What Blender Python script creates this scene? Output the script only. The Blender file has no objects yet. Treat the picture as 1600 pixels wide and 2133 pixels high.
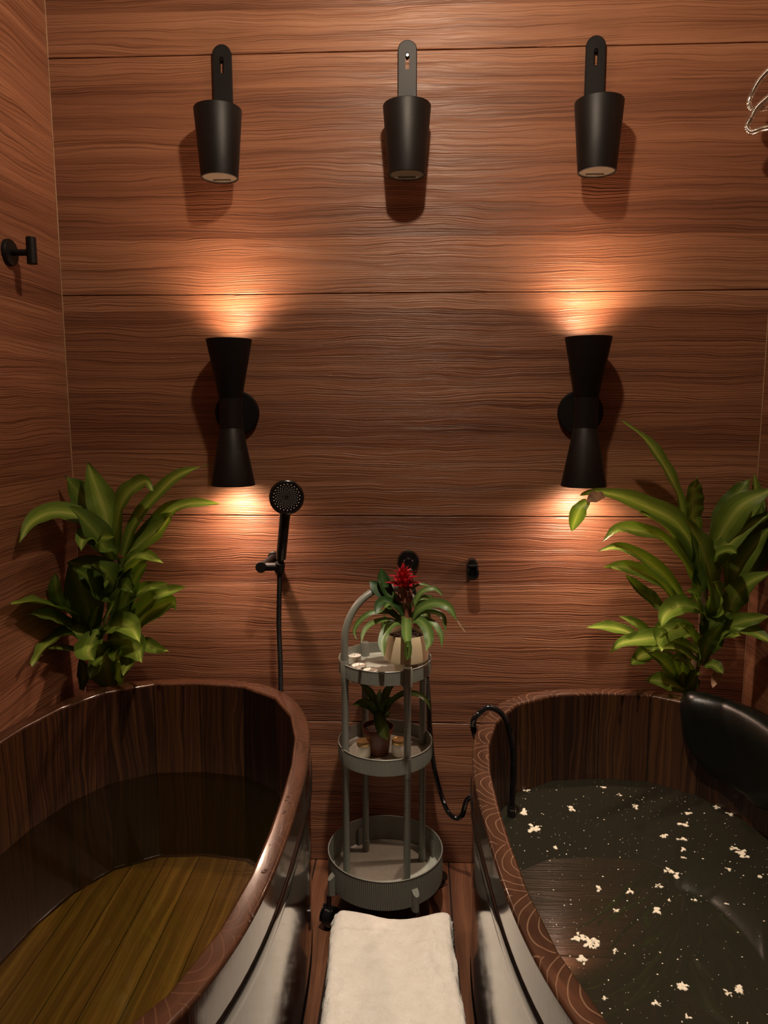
import bpy, math, random
from mathutils import Vector, Matrix, noise as mnoise

# ------------------------------------------------------------------ camera
SC = bpy.context.scene
COL = SC.collection
CAM_PITCH, CAM_YAW, CAM_ROLL = 7.784, 2.551, -0.099
CAM_LOC = Vector((0.0, -2.028, 1.321))
FPX = 1540.5
def cam_axes():
    p, y, r = map(math.radians, (CAM_PITCH, CAM_YAW, CAM_ROLL))
    f = Vector((-math.sin(y)*math.cos(p), math.cos(y)*math.cos(p), -math.sin(p)))
    rt = Vector((math.cos(y), math.sin(y), 0))
    up = rt.cross(f)
    return rt*math.cos(r)+up*math.sin(r), -rt*math.sin(r)+up*math.cos(r), f
RT, UP, FW = cam_axes()
cd = bpy.data.cameras.new('camera')
cam = bpy.data.objects.new('camera', cd)
COL.objects.link(cam)
cd.sensor_fit = 'AUTO'; cd.sensor_width = 36.0; cd.lens = 26.0
cd.clip_start = 0.02
m = Matrix((RT, UP, -FW)).transposed().to_4x4(); m.translation = CAM_LOC
cam.matrix_world = m
SC.camera = cam

# ------------------------------------------------------------------ light and exposure
SC.view_settings.view_transform = 'Standard'
SC.view_settings.look = 'None'
SC.view_settings.exposure = 0.0
SC.view_settings.gamma = 1.0
SC.view_settings.use_curve_mapping = False
w = bpy.data.worlds.new('world'); SC.world = w; w.use_nodes = True
w.node_tree.nodes['Background'].inputs[0].default_value = (0.9, 0.75, 0.6, 1)
w.node_tree.nodes['Background'].inputs[1].default_value = 0.004

CEIL_LAMP = Vector((0.02, -0.86, 2.60))
CEIL_W = 34.0
CEIL_BEAM_W = 150.0
BEAM_COL = (1.0, .86, .70)
CEIL_COL = (1.0, 0.80, 0.60)
SCONCE_W = 13.5
SCONCE_COL = (1.0, 0.59, 0.38)
def lamp(name, kind, loc, power, color, radius=0.03, parent=None, off=None, **kw):
    l = bpy.data.lights.new(name, kind); l.energy = power; l.color = color
    if kind == 'AREA': l.size = radius; l.shape = 'DISK'
    else: l.shadow_soft_size = radius
    for k, v in kw.items(): setattr(l, k, v)
    o = bpy.data.objects.new(name, l); COL.objects.link(o)
    o.location = Vector(loc) - (off or Vector((0, 0, 0)))
    if parent: o.parent = parent
    return o

# ------------------------------------------------------------------ projection of a pixel at a known depth (metres in the room)
XL, XR, ZF, ZC, YF = -0.965, 0.917, 0.0, 2.62, -3.1
def at(px, py, y):
    d = RT*((px-800)/FPX) - UP*((py-1066.5)/FPX) + FW
    t = (y-CAM_LOC.y)/d.y
    P = CAM_LOC + d*t
    if P.x < XL+.03:
        t = (XL+.03)/d.x; P = CAM_LOC + d*t
    if P.x > XR-.02:
        t = (XR-.02)/d.x; P = CAM_LOC + d*t
    return P

# ------------------------------------------------------------------ mesh helpers
class MB:
    """collects quads/tris with uvs and material slots for ONE mesh"""
    def __init__(s): s.v = []; s.f = []; s.uv = []; s.mi = []
    def add(s, verts, faces, uvs=None, mi=0):
        b = len(s.v); s.v += [Vector(p) for p in verts]
        for i, f in enumerate(faces):
            s.f.append([b+k for k in f]); s.mi.append(mi)
            s.uv.append(uvs[i] if uvs else None)
        return s
    def box(s, lo, hi, bevel=0, mi=0):
        x0, y0, z0 = lo; x1, y1, z1 = hi
        if bevel <= 0:
            V = [(x0,y0,z0),(x1,y0,z0),(x1,y1,z0),(x0,y1,z0),(x0,y0,z1),(x1,y0,z1),(x1,y1,z1),(x0,y1,z1)]
            F = [(0,3,2,1),(4,5,6,7),(0,1,5,4),(1,2,6,5),(2,3,7,6),(3,0,4,7)]
            return s.add(V, F, mi=mi)
        b = bevel; V = []
        def rect(z, i):
            return [(x0+i,y0+i,z),(x1-i,y0+i,z),(x1-i,y1-i,z),(x0+i,y1-i,z)]
        def oct_(z, i):
            return [(x0+b,y0+i,z),(x1-b,y0+i,z),(x1-i,y0+b,z),(x1-i,y1-b,z),(x1-b,y1-i,z),(x0+b,y1-i,z),(x0+i,y1-b,z),(x0+i,y0+b,z)]
        rings = [oct_(z0, b), oct_(z0+b, 0), oct_(z1-b, 0), oct_(z1, b)]
        rings[0] = [(min(max(p[0],x0+b),x1-b), min(max(p[1],y0+b),y1-b), z0) for p in rings[0]]
        rings[3] = [(min(max(p[0],x0+b),x1-b), min(max(p[1],y0+b),y1-b), z1) for p in rings[3]]
        return s.loft(rings, closed=True, caps=True, mi=mi)
    def loft(s, rings, closed=True, caps=False, mi=0, uvf=None):
        n = len(rings[0]); V = [p for r in rings for p in r]; F = []; U = []
        m_ = n if closed else n-1
        for i in range(len(rings)-1):
            for j in range(m_):
                k = (j+1) % n
                F.append((i*n+j, i*n+k, (i+1)*n+k, (i+1)*n+j))
                U.append([(j/m_, i/(len(rings)-1)), ((j+1)/m_, i/(len(rings)-1)), ((j+1)/m_, (i+1)/(len(rings)-1)), (j/m_, (i+1)/(len(rings)-1))] if not uvf else [uvf(i,j), uvf(i,j+1), uvf(i+1,j+1), uvf(i+1,j)])
        if caps:
            F.append(tuple(range(n-1, -1, -1))); U.append(None)
            b = (len(rings)-1)*n
            F.append(tuple(range(b, b+n))); U.append(None)
        return s.add(V, F, U, mi)
    def lathe(s, prof, center=(0,0,0), axis=(0,0,1), n=48, caps=False, mi=0, rib=0, nrib=0):
        """prof: list of (r, h) along axis"""
        a = Vector(axis).normalized(); c = Vector(center)
        u = a.orthogonal().normalized() if abs(a.z) < .99 else Vector((1,0,0)); v = a.cross(u)
        rings = []
        for (r, h, *rb) in prof:
            ring = []
            for k in range(n):
                t = 2*math.pi*k/n
                rr = r
                if rib and rb and rb[0]: rr = r + (rib if (k % 4) < 2 else -rib)
                ring.append(c + a*h + (u*math.cos(t)+v*math.sin(t))*rr)
            rings.append(ring)
        return s.loft(rings, True, caps, mi)
    def tube(s, pts, r, n=12, caps=True, mi=0, rfun=None):
        pts = [Vector(p) for p in pts]; rings = []
        t0 = (pts[1]-pts[0]).normalized(); u = t0.orthogonal().normalized()
        for i, p in enumerate(pts):
            if i == 0: t = t0
            elif i == len(pts)-1: t = (pts[i]-pts[i-1]).normalized()
            else: t = (pts[i+1]-pts[i-1]).normalized()
            u = (u - t*u.dot(t)).normalized(); v = t.cross(u)
            rr = rfun(i/(len(pts)-1)) if rfun else (r[i] if isinstance(r, list) else r)
            rings.append([p+(u*math.cos(2*math.pi*k/n)+v*math.sin(2*math.pi*k/n))*rr for k in range(n)])
        return s.loft(rings, True, caps, mi)
    def sphere(s, c, r, n=16, m_=10, scale=(1,1,1), mi=0):
        prof = []
        c = Vector(c); rings = []
        for i in range(m_+1):
            ph = math.pi*i/m_ - math.pi/2
            rr = max(math.cos(ph), 1e-3)*r
            rings.append([c+Vector((math.cos(2*math.pi*k/n)*rr*scale[0], math.sin(2*math.pi*k/n)*rr*scale[1], math.sin(ph)*r*scale[2])) for k in range(n)])
        return s.loft(rings, True, True, mi)
OFF = {}
def build(name, mb, mats, parent=None, smooth=30, loc=None):
    """ONE mesh object; verts given in room coordinates, stored relative to parent (or loc)"""
    if not isinstance(mats, (list, tuple)): mats = [mats]
    off = OFF.get(parent.name, Vector()) if parent else Vector(loc if loc is not None else (0,0,0))
    me = bpy.data.meshes.new(name)
    me.from_pydata([tuple(v-off) for v in mb.v], [], mb.f)
    for mt in mats: me.materials.append(mt)
    me.polygons.foreach_set('material_index', mb.mi)
    uvl = me.uv_layers.new(name='UVMap')
    data = uvl.data
    for p, u in zip(me.polygons, mb.uv):
        if u:
            for li, c in zip(p.loop_indices, u): data[li].uv = c
    if smooth:
        me.polygons.foreach_set('use_smooth', [True]*len(me.polygons))
        me.set_sharp_from_angle(angle=math.radians(smooth))
    me.validate(); me.update()
    o = bpy.data.objects.new(name, me); COL.objects.link(o)
    if parent: o.parent = parent; OFF[o.name] = off
    else: o.location = off; OFF[o.name] = off
    return o
def thing(name, label, cat, loc, group=None):
    o = bpy.data.objects.new(name, None); COL.objects.link(o); o.empty_display_size = .05
    o.location = loc; OFF[o.name] = Vector(loc)
    tag(o, label, cat, group); return o
def tag(o, label, cat, group=None, kind=None):
    o['label'] = label; o['category'] = cat
    if group: o['group'] = group
    if kind: o['kind'] = kind
    return o
def struct(o): o['kind'] = 'structure'; return o
def copy_thing(root, loc, label):
    def cp(o, par):
        c = o.copy(); COL.objects.link(c)
        c.parent = par
        for ch in o.children: cp(ch, c)
        return c
    r = cp(root, None); r.location = loc; r['label'] = label
    return r
def spline(P, n):
    P = [Vector(p) for p in P]
    if len(P) == 2: return [P[0].lerp(P[1], i/n) for i in range(n+1)]
    Q = [P[0]*2-P[1]] + P + [P[-1]*2-P[-2]]
    L = [0]
    for i in range(1, len(P)): L.append(L[-1]+(P[i]-P[i-1]).length)
    out = []
    for k in range(n+1):
        s_ = L[-1]*k/n; i = 0
        while i < len(P)-2 and L[i+1] < s_: i += 1
        t = (s_-L[i])/max(L[i+1]-L[i], 1e-9); t = min(max(t, 0), 1)
        a, b, c, d = Q[i], Q[i+1], Q[i+2], Q[i+3]
        out.append(0.5*((2*b)+(c-a)*t+(2*a-5*b+4*c-d)*t*t+(3*b-a-3*c+d)*t**3))
    return out

# ------------------------------------------------------------------ materials
def new_mat(name):
    mt = bpy.data.materials.new(name); mt.use_nodes = True
    nt = mt.node_tree; bs = nt.nodes['Principled BSDF']
    return mt, nt, bs
def N(nt, t, **kw):
    n = nt.nodes.new(t)
    for k, v in kw.items():
        if k.startswith('i_'):
            key = k[2:]; key = int(key) if key.isdigit() else key
            n.inputs[key].default_value = v
        else: setattr(n, k, v)
    return n
def L(nt, a, b): nt.links.new(a, b)
def M_(nt, op, a, b=None, c=None):
    n = nt.nodes.new('ShaderNodeMath'); n.operation = op
    for i, x in enumerate((a, b, c)):
        if x is None: continue
        if isinstance(x, (int, float)): n.inputs[i].default_value = x
        else: nt.links.new(x, n.inputs[i])
    return n.outputs[0]
def ramp(nt, fac, stops):
    n = nt.nodes.new('ShaderNodeValToRGB'); e = n.color_ramp.elements
    while len(e) > 1: e.remove(e[-1])
    e[0].position = stops[0][0]; e[0].color = (*stops[0][1], 1)
    for p, c in stops[1:]:
        x = e.new(p); x.color = (*c, 1)
    if fac is not None: nt.links.new(fac, n.inputs[0])
    return n.outputs[0]
def mixc(nt, fac, a, b, mode='MIX'):
    n = nt.nodes.new('ShaderNodeMix'); n.data_type = 'RGBA'; n.blend_type = mode
    for s_, x in ((n.inputs[0], fac), (n.inputs[6], a), (n.inputs[7], b)):
        if isinstance(x, (int, float)): s_.default_value = x
        elif isinstance(x, tuple): s_.default_value = (*x, 1) if len(x) == 3 else x
        else: nt.links.new(x, s_)
    return n.outputs[2]
def bump(nt, h, strength, dist, bs):
    n = N(nt, 'ShaderNodeBump'); n.inputs['Strength'].default_value = strength; n.inputs['Distance'].default_value = dist
    L(nt, h, n.inputs['Height']); L(nt, n.outputs[0], bs.inputs['Normal']); return n
def plain(name, col, rough=.5, metal=0, noise=0.0, nscale=60, bumpd=0, coat=0, spec=.5):
    mt, nt, bs = new_mat(name)
    bs.inputs['Roughness'].default_value = rough; bs.inputs['Metallic'].default_value = metal
    bs.inputs['Specular IOR Level'].default_value = spec
    bs.inputs['Coat Weight'].default_value = coat
    tc = N(nt, 'ShaderNodeTexCoord'); ns = N(nt, 'ShaderNodeTexNoise', i_Scale=nscale, i_Detail=3.0)
    L(nt, tc.outputs['Object'], ns.inputs['Vector'])
    c2 = tuple(c*(1-noise) for c in col); c3 = tuple(min(1, c*(1+noise)) for c in col)
    L(nt, ramp(nt, ns.outputs[0], [(.3, c2), (.7, c3)]), bs.inputs['Base Color'])
    if bumpd: bump(nt, ns.outputs[0], .6, bumpd, bs)
    return mt
def uvxy(nt):
    u = N(nt, 'ShaderNodeUVMap'); s_ = N(nt, 'ShaderNodeSeparateXYZ'); L(nt, u.outputs[0], s_.inputs[0])
    return s_.outputs[0], s_.outputs[1]
def comb(nt, a, b, c=0.0):
    n = N(nt, 'ShaderNodeCombineXYZ')
    for i, x in enumerate((a, b, c)):
        if isinstance(x, (int, float)): n.inputs[i].default_value = x
        else: nt.links.new(x, n.inputs[i])
    return n.outputs[0]
def noise_(nt, vec, scale=1.0, detail=2.0, rough=.5, dim='3D'):
    n = N(nt, 'ShaderNodeTexNoise', i_Scale=scale, i_Detail=detail, i_Roughness=rough); L(nt, vec, n.inputs['Vector'])
    return n.outputs[0]

def wood_panel(name, seed=0.0, gain=1.0, red=1.0):
    """laminate wall panel: u = metres along the grain, v = metres across"""
    mt, nt, bs = new_mat(name)
    u, v = uvxy(nt)
    wv = noise_(nt, comb(nt, M_(nt,'MULTIPLY',u,2.2), M_(nt,'MULTIPLY',v,9.0), seed), 1, 2)
    w2 = noise_(nt, comb(nt, M_(nt,'MULTIPLY',u,9.0), M_(nt,'MULTIPLY',v,22.0), seed+3), 1, 2)
    vv = M_(nt,'ADD', v, M_(nt,'ADD', M_(nt,'MULTIPLY', M_(nt,'SUBTRACT',wv,.5), .045), M_(nt,'MULTIPLY', M_(nt,'SUBTRACT',w2,.5), .010)))
    # broad streaks
    st = noise_(nt, comb(nt, M_(nt,'MULTIPLY',u,.40), M_(nt,'MULTIPLY',vv,20.0), seed+7), 1, 4, .62)
    # veneer strips with hard edges, about nine centimetres
    row = M_(nt,'FLOOR', M_(nt,'MULTIPLY', v, 10.7))
    wn = N(nt, 'ShaderNodeTexWhiteNoise', noise_dimensions='2D')
    L(nt, comb(nt, row, seed+.5), wn.inputs['Vector'])
    # fine grain lines
    fi = noise_(nt, comb(nt, M_(nt,'MULTIPLY',u,1.9), M_(nt,'MULTIPLY',vv,340.0), seed+1), 1, 2, .5)
    me = noise_(nt, comb(nt, M_(nt,'MULTIPLY',u,1.6), M_(nt,'MULTIPLY',vv,70.0), seed+2), 1, 3, .6)
    tone = M_(nt,'ADD', M_(nt,'MULTIPLY',st,.55), M_(nt,'ADD', M_(nt,'MULTIPLY', wn.outputs[0], .20), M_(nt,'MULTIPLY',me,.25)))
    g = gain
    base = ramp(nt, tone, [(.26, (.125*g,.049*g*red,.026*g*red)), (.44, (.255*g,.106*g*red,.055*g*red)), (.58,(.36*g,.163*g*red,.086*g*red)), (.76,(.48*g,.24*g*red,.135*g*red))])
    line = ramp(nt, fi, [(.36,(.40,.33,.29)),(.45,(.84,.80,.78)),(.52,(1,1,1)),(.70,(1.0,1.0,1.0))])
    L(nt, mixc(nt, .8, base, line, 'MULTIPLY'), bs.inputs['Base Color'])
    bs.inputs['Roughness'].default_value = .42
    bs.inputs['Specular IOR Level'].default_value = .5
    h = M_(nt,'ADD', M_(nt,'MULTIPLY',fi,.9), M_(nt,'MULTIPLY',me,.25))
    bump(nt, h, .8, .0034, bs)
    return mt
def wood_plank(name, cols, n_across, seed=0.0, rough=.35, coat=.2, gap=.02, gapcol=(.01,.005,.003)):
    """u = metres along the boards, v = board index (one unit = one board)"""
    mt, nt, bs = new_mat(name)
    u, v = uvxy(nt)
    row = M_(nt,'FLOOR', v); fr = M_(nt,'FRACT', v)
    wn = N(nt, 'ShaderNodeTexWhiteNoise', noise_dimensions='2D'); L(nt, comb(nt,row,seed), wn.inputs['Vector'])
    off = M_(nt,'MULTIPLY', wn.outputs[0], 31.0)
    wv = noise_(nt, comb(nt, M_(nt,'ADD',M_(nt,'MULTIPLY',u,3.0),off), M_(nt,'MULTIPLY',v,1.2), seed), 1, 2)
    vv = M_(nt,'ADD', v, M_(nt,'MULTIPLY', M_(nt,'SUBTRACT',wv,.5), .5))
    a = noise_(nt, comb(nt, M_(nt,'ADD',M_(nt,'MULTIPLY',u,1.2),off), M_(nt,'MULTIPLY',vv,n_across), seed), 1, 3, .6)
    b = noise_(nt, comb(nt, M_(nt,'ADD',M_(nt,'MULTIPLY',u,6.0),off), M_(nt,'MULTIPLY',vv,n_across*5), seed+5), 1, 2, .6)
    t = M_(nt,'ADD', M_(nt,'MULTIPLY',a,.6), M_(nt,'ADD', M_(nt,'MULTIPLY',b,.2), M_(nt,'MULTIPLY',wn.outputs[0],.2)))
    base = ramp(nt, t, [(.32, cols[0]), (.5, cols[1]), (.66, cols[2])])
    e = M_(nt,'LESS_THAN', M_(nt,'MINIMUM', fr, M_(nt,'SUBTRACT',1.0,fr)), gap)
    L(nt, mixc(nt, e, base, gapcol), bs.inputs['Base Color'])
    bs.inputs['Roughness'].default_value = rough; bs.inputs['Coat Weight'].default_value = coat; bs.inputs['Coat Roughness'].default_value = .08
    h = M_(nt,'SUBTRACT', M_(nt,'MULTIPLY',b,.25), e)
    bump(nt, h, .5, .0015, bs)
    return mt
def wood_endgrain(name, dark, mid, light, seed=0.0, rough=.28, coat=.5, rings=1.0):
    """rim of the tub: u = stave index + position across it, v = metres outwards; growth rings in every stave"""
    mt, nt, bs = new_mat(name)
    u, v = uvxy(nt)
    row = M_(nt,'FLOOR',u); fr = M_(nt,'FRACT',u)
    wn = N(nt, 'ShaderNodeTexWhiteNoise', noise_dimensions='2D'); L(nt, comb(nt,row,seed), wn.inputs['Vector'])
    r1 = wn.outputs[0]
    x = M_(nt,'MULTIPLY', M_(nt,'SUBTRACT', fr, M_(nt,'ADD', .3, M_(nt,'MULTIPLY',r1,.4))), .125)
    y = M_(nt,'SUBTRACT', v, M_(nt,'ADD', -.012, M_(nt,'MULTIPLY',r1,-.02)))
    d = M_(nt,'SQRT', M_(nt,'ADD', M_(nt,'MULTIPLY',x,x), M_(nt,'MULTIPLY',y,y)))
    ns = noise_(nt, comb(nt, M_(nt,'MULTIPLY',u,1.5), M_(nt,'MULTIPLY',v,30.0), seed), 1, 2)
    d2 = M_(nt,'ADD', d, M_(nt,'MULTIPLY', ns, .008))
    s_ = M_(nt,'SINE', M_(nt,'MULTIPLY', d2, 430.0*rings))
    lw = ramp(nt, s_, [(.0,(0,0,0)),(.88,(0,0,0)),(1.0,(1,1,1))])
    n2 = noise_(nt, comb(nt, M_(nt,'MULTIPLY',u,1.0), M_(nt,'MULTIPLY',v,40.0), seed+2), 1, 3)
    base = ramp(nt, n2, [(.3, dark), (.7, mid)])
    L(nt, mixc(nt, M_(nt,'MULTIPLY',lw,.6), base, light), bs.inputs['Base Color'])
    bs.inputs['Roughness'].default_value = rough; bs.inputs['Coat Weight'].default_value = coat; bs.inputs['Coat Roughness'].default_value = .07
    bump(nt, n2, .3, .002, bs)
    return mt
def leaf_mat(name, c_edge, c_mid, c_line, rough=.36, trans=.22):
    mt, nt, bs = new_mat(name)
    u, v = uvxy(nt)
    k = M_(nt,'MULTIPLY', M_(nt,'ABSOLUTE', M_(nt,'SUBTRACT',u,.5)), 2.0)
    ns = noise_(nt, comb(nt, M_(nt,'MULTIPLY',u,9.0), M_(nt,'MULTIPLY',v,1.5), 0.0), 1, 3)
    k2 = M_(nt,'ADD', k, M_(nt,'MULTIPLY', M_(nt,'SUBTRACT',ns,.5), .55))
    col = ramp(nt, k2, [(.0, c_line), (.22, c_mid), (.52, c_edge), (1.0, tuple(c*.8 for c in c_edge))])
    tc = N(nt,'ShaderNodeTexCoord'); n2 = noise_(nt, tc.outputs['Object'], 7.0, 2)
    col = mixc(nt, M_(nt,'MULTIPLY',n2,.5), col, mixc(nt, 1.0, col, (.75,.9,.6), 'MULTIPLY'))
    L(nt, col, bs.inputs['Base Color'])
    bs.inputs['Roughness'].default_value = rough
    bs.inputs['Specular IOR Level'].default_value = .45
    st = M_(nt,'SINE', M_(nt,'MULTIPLY',u,95.0)); bump(nt, st, .15, .0006, bs)
    tr = N(nt,'ShaderNodeBsdfTranslucent'); L(nt, mixc(nt, 1.0, col, (1.0,1.15,.5), 'MULTIPLY'), tr.inputs[0])
    mx = N(nt,'ShaderNodeMixShader', i_0=trans); out = nt.nodes['Material Output']
    L(nt, bs.outputs[0], mx.inputs[1]); L(nt, tr.outputs[0], mx.inputs[2]); L(nt, mx.outputs[0], out.inputs[0])
    return mt
def water_mat(name, tint, murk_col, murk, wave=.0008):
    """clear water: mirror by fresnel, tinted see-through, some suspended matter"""
    mt, nt, bs = new_mat(name); out = nt.nodes['Material Output']; nt.nodes.remove(bs)
    tr = N(nt,'ShaderNodeBsdfTransparent'); tr.inputs[0].default_value = (*tint, 1)
    gl = N(nt,'ShaderNodeBsdfGlossy'); gl.inputs['Roughness'].default_value = .012
    df = N(nt,'ShaderNodeBsdfDiffuse'); df.inputs[0].default_value = (*murk_col, 1)
    fr = N(nt,'ShaderNodeFresnel', i_IOR=1.58)
    tc = N(nt,'ShaderNodeTexCoord'); nz = noise_(nt, tc.outputs['Object'], 5.0, 2)
    b = N(nt,'ShaderNodeBump'); b.inputs['Strength'].default_value = .5; b.inputs['Distance'].default_value = wave
    L(nt, nz, b.inputs['Height']); L(nt, b.outputs[0], gl.inputs['Normal'])
    m1 = N(nt,'ShaderNodeMixShader', i_0=murk); L(nt, tr.outputs[0], m1.inputs[1]); L(nt, df.outputs[0], m1.inputs[2])
    m2 = N(nt,'ShaderNodeMixShader'); L(nt, fr.outputs[0], m2.inputs[0]); L(nt, m1.outputs[0], m2.inputs[1]); L(nt, gl.outputs[0], m2.inputs[2])
    L(nt, m2.outputs[0], out.inputs[0])
    return mt
def emit(name, col, st):
    mt, nt, bs = new_mat(name)
    bs.inputs['Base Color'].default_value = (.8,.8,.8,1)
    bs.inputs['Emission Color'].default_value = (*col, 1); bs.inputs['Emission Strength'].default_value = st
    return mt

M_back = wood_panel('wood_laminate_back', 0.0)
M_left = wood_panel('wood_laminate_left', 11.0, 1.0, .96)
M_right = wood_panel('wood_laminate_right', 23.0)
M_front = wood_panel('wood_laminate_front', 37.0, .4)
M_floor = wood_plank('wet_deck_boards', [(.045,.016,.008),(.11,.042,.02),(.19,.08,.038)], 6, 2.0, .38, .3, .025)
M_ceil = plain('painted_ceiling', (.20,.15,.11), .8, noise=.04)
M_seam = plain('dark_gap', (.03,.014,.009), .8, noise=.3)
M_seal = plain('beige_sealant', (.42,.27,.15), .5, noise=.25, nscale=30)
TUBC = [(.011,.0036,.0018),(.030,.010,.004),(.105,.040,.012)]
M_staveL = wood_plank('lacquered_staves', TUBC, 15, 4.0, .42, .12, .012)
M_staveR = wood_plank('lacquered_staves_right', TUBC, 15, 9.0, .42, .12, .012)
M_outer = wood_plank('lacquered_outside', [(.035,.012,.006),(.07,.024,.012),(.11,.042,.02)], 7, 6.0, .13, .9, .0)
M_rimL = wood_endgrain('rim_left', (.038,.014,.007), (.082,.032,.016), (.12,.053,.028), 1.0, .26, .6)
M_rimR = wood_endgrain('rim_right', (.032,.012,.006), (.075,.030,.015), (.28,.16,.095), 5.0, .26, .6)
M_tubfloorL = wood_plank('tub_floor_boards', [(.12,.07,.018),(.33,.215,.07),(.62,.44,.17)], 5, 3.0, .5, .1, .012)
M_tubfloorR = wood_plank('tub_floor_boards_right', [(.06,.034,.014),(.10,.06,.024),(.15,.095,.04)], 5, 8.0, .5, .1, .0)
M_hoop = plain('black_hoop', (.006,.005,.005), .18, noise=.2, coat=.6)
M_black = plain('matte_black_metal', (.0060,.0052,.0050), .50, noise=.12, nscale=300, spec=.32)
M_blackgl = plain('gloss_black_plastic', (.008,.008,.009), .16, noise=.1, coat=.4)
M_blacksoft = plain('black_leatherette', (.004,.006,.005), .32, noise=.2, nscale=420, bumpd=.0006, spec=.5)
M_rubber = plain('black_rubber', (.012,.012,.012), .55, noise=.15)
M_mat = plain('grey_rubber_mat', (.03,.028,.027), .5, noise=.3)
M_chrome = plain('chrome', (.85,.80,.74), .22, 1.0, noise=.02)
M_grey = plain('grey_painted_metal', (.20,.205,.172), .40, noise=.05, nscale=200)
M_traybed = plain('grey_tray_bed', (.42,.43,.37), .36, noise=.06, nscale=90)
M_nozzle = plain('grey_nozzle', (.62,.6,.58), .5, noise=.1)
M_cream = plain('cream_ceramic', (.62,.50,.32), .42, noise=.05, nscale=18)
M_terra = plain('brown_plastic_pot', (.12,.038,.018), .45, noise=.12)
M_soil = plain('bark_soil', (.05,.025,.014), .9, noise=.7, nscale=90, bumpd=.006)
M_gold = plain('gold_lid', (.75,.50,.22), .32, .75, noise=.06)
M_wax = plain('white_wax', (.90,.86,.77), .45, noise=.03)
M_foil = plain('tealight_cup', (.75,.70,.64), .3, .9, noise=.05)
M_wick = plain('wick', (.35,.22,.14), .9, noise=.2)
M_lampglass = plain('lamp_glass', (.12,.105,.08), .25, noise=.08)
M_lampinner = plain('lamp_reflector', (.75,.70,.62), .3, .8, noise=.02)
M_bulb = emit('lit_bulb', (1.0,.80,.58), 26.0)
M_ceilbulb = emit('lit_ceiling_lamp', (1.0,.84,.66), 30.0)
M_leafA = leaf_mat('dracaena_leaf', (.17,.265,.036), (.30,.42,.065), (.50,.58,.14), .42)
M_leafB = leaf_mat('dracaena_leaf_dark', (.10,.17,.026), (.16,.24,.036), (.26,.34,.07), .42)
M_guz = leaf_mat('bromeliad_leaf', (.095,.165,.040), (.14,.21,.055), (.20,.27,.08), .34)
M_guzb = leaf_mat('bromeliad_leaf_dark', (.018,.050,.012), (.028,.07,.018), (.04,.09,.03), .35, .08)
M_red = leaf_mat('red_bract', (.45,.008,.025), (.60,.02,.05), (.70,.05,.07), .4, .25)
M_stalkred = plain('bromeliad_stalk', (.22,.07,.045), .5, noise=.35, nscale=40)
M_dry = plain('dry_leaf', (.40,.26,.16), .7, noise=.25)
M_brownp = plain('brown_patch', (.22,.11,.05), .7, noise=.3)
M_bark = plain('woody_stem', (.16,.10,.055), .8, noise=.4, nscale=50, bumpd=.003)
M_waterL = water_mat('clear_bath_water', (.50,.44,.27), (.05,.042,.015), .06)
M_waterR = water_mat('murky_bath_water', (.17,.155,.10), (.15,.142,.095), .14)
M_foam = plain('foam', (.85,.76,.60), .8, noise=.05)
M_drop = water_mat('water_drop', (.95,.93,.9), (.5,.5,.5), .03, 0)
def towel_mat():
    mt, nt, bs = new_mat('white_terry')
    tc = N(nt,'ShaderNodeTexCoord')
    a = noise_(nt, tc.outputs['Object'], 420.0, 3, .7); b = noise_(nt, tc.outputs['Object'], 38.0, 4, .6)
    L(nt, ramp(nt, M_(nt,'ADD',M_(nt,'MULTIPLY',a,.4),M_(nt,'MULTIPLY',b,.6)), [(.3,(.78,.71,.62)),(.65,(.90,.85,.77))]), bs.inputs['Base Color'])
    bs.inputs['Roughness'].default_value = .95; bs.inputs['Sheen Weight'].default_value = .3
    bs.inputs['Specular IOR Level'].default_value = .1
    bump(nt, M_(nt,'ADD', a, M_(nt,'MULTIPLY',b,2.2)), .8, .003, bs)
    return mt
M_towel = towel_mat()

# ------------------------------------------------------------------ the room
def panel_wall(name, a0, a1, axis, fixed, sgn, mat, base, ch=.0016, g=.0011):
    """rows of panels 0.6 m high with open joints; axis 0: along x at y=fixed, 1: along y at x=fixed; sgn = side of the room"""
    mb = MB()
    zs = [0.0] + [base + .6*i for i in range(6)] ; zs = [z for z in zs if z < ZC] + [ZC]
    t = .012
    def P(a, z, d):
        return (a, fixed - sgn*d, z) if axis == 0 else (fixed - sgn*d, a, z)
    for z0, z1 in zip(zs[:-1], zs[1:]):
        prof = [(z0+g, -t), (z0+g, -ch), (z0+g+ch, 0), (z1-g-ch, 0), (z1-g, -ch), (z1-g, -t)]
        nseg = 8
        for (za, da), (zb, db) in zip(prof[:-1], prof[1:]):
            v = []; f = []; uv = []
            for k in range(nseg+1):
                a = a0+(a1-a0)*k/nseg
                v += [P(a, za, da), P(a, zb, db)]
            for k in range(nseg):
                ua = a0+(a1-a0)*k/nseg; ub = a0+(a1-a0)*(k+1)/nseg
                q = (2*k, 2*k+2, 2*k+3, 2*k+1); u4 = [(ua,za),(ub,za),(ub,zb),(ua,zb)]
                f.append(q); uv.append(u4)
            mb.add(v, f, uv)
    # backing behind the joints, with real thickness
    lo = [0,0,0]; hi = [0,0,ZC]
    if axis == 0:
        ys = sorted((fixed + sgn*t, fixed + sgn*(t+.1))); mb.box((a0,ys[0],0), (a1,ys[1],ZC), mi=1)
    else:
        xs = sorted((fixed + sgn*t, fixed + sgn*(t+.1))); mb.box((xs[0],a0,0), (xs[1],a1,ZC), mi=1)
    return struct(build(name, mb, [mat, M_seam], smooth=0))
SEAM0 = .432-.6+.6
panel_wall('wall_back', XL-.02, XR+.02, 0, 0.0, 1, M_back, .432)
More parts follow.
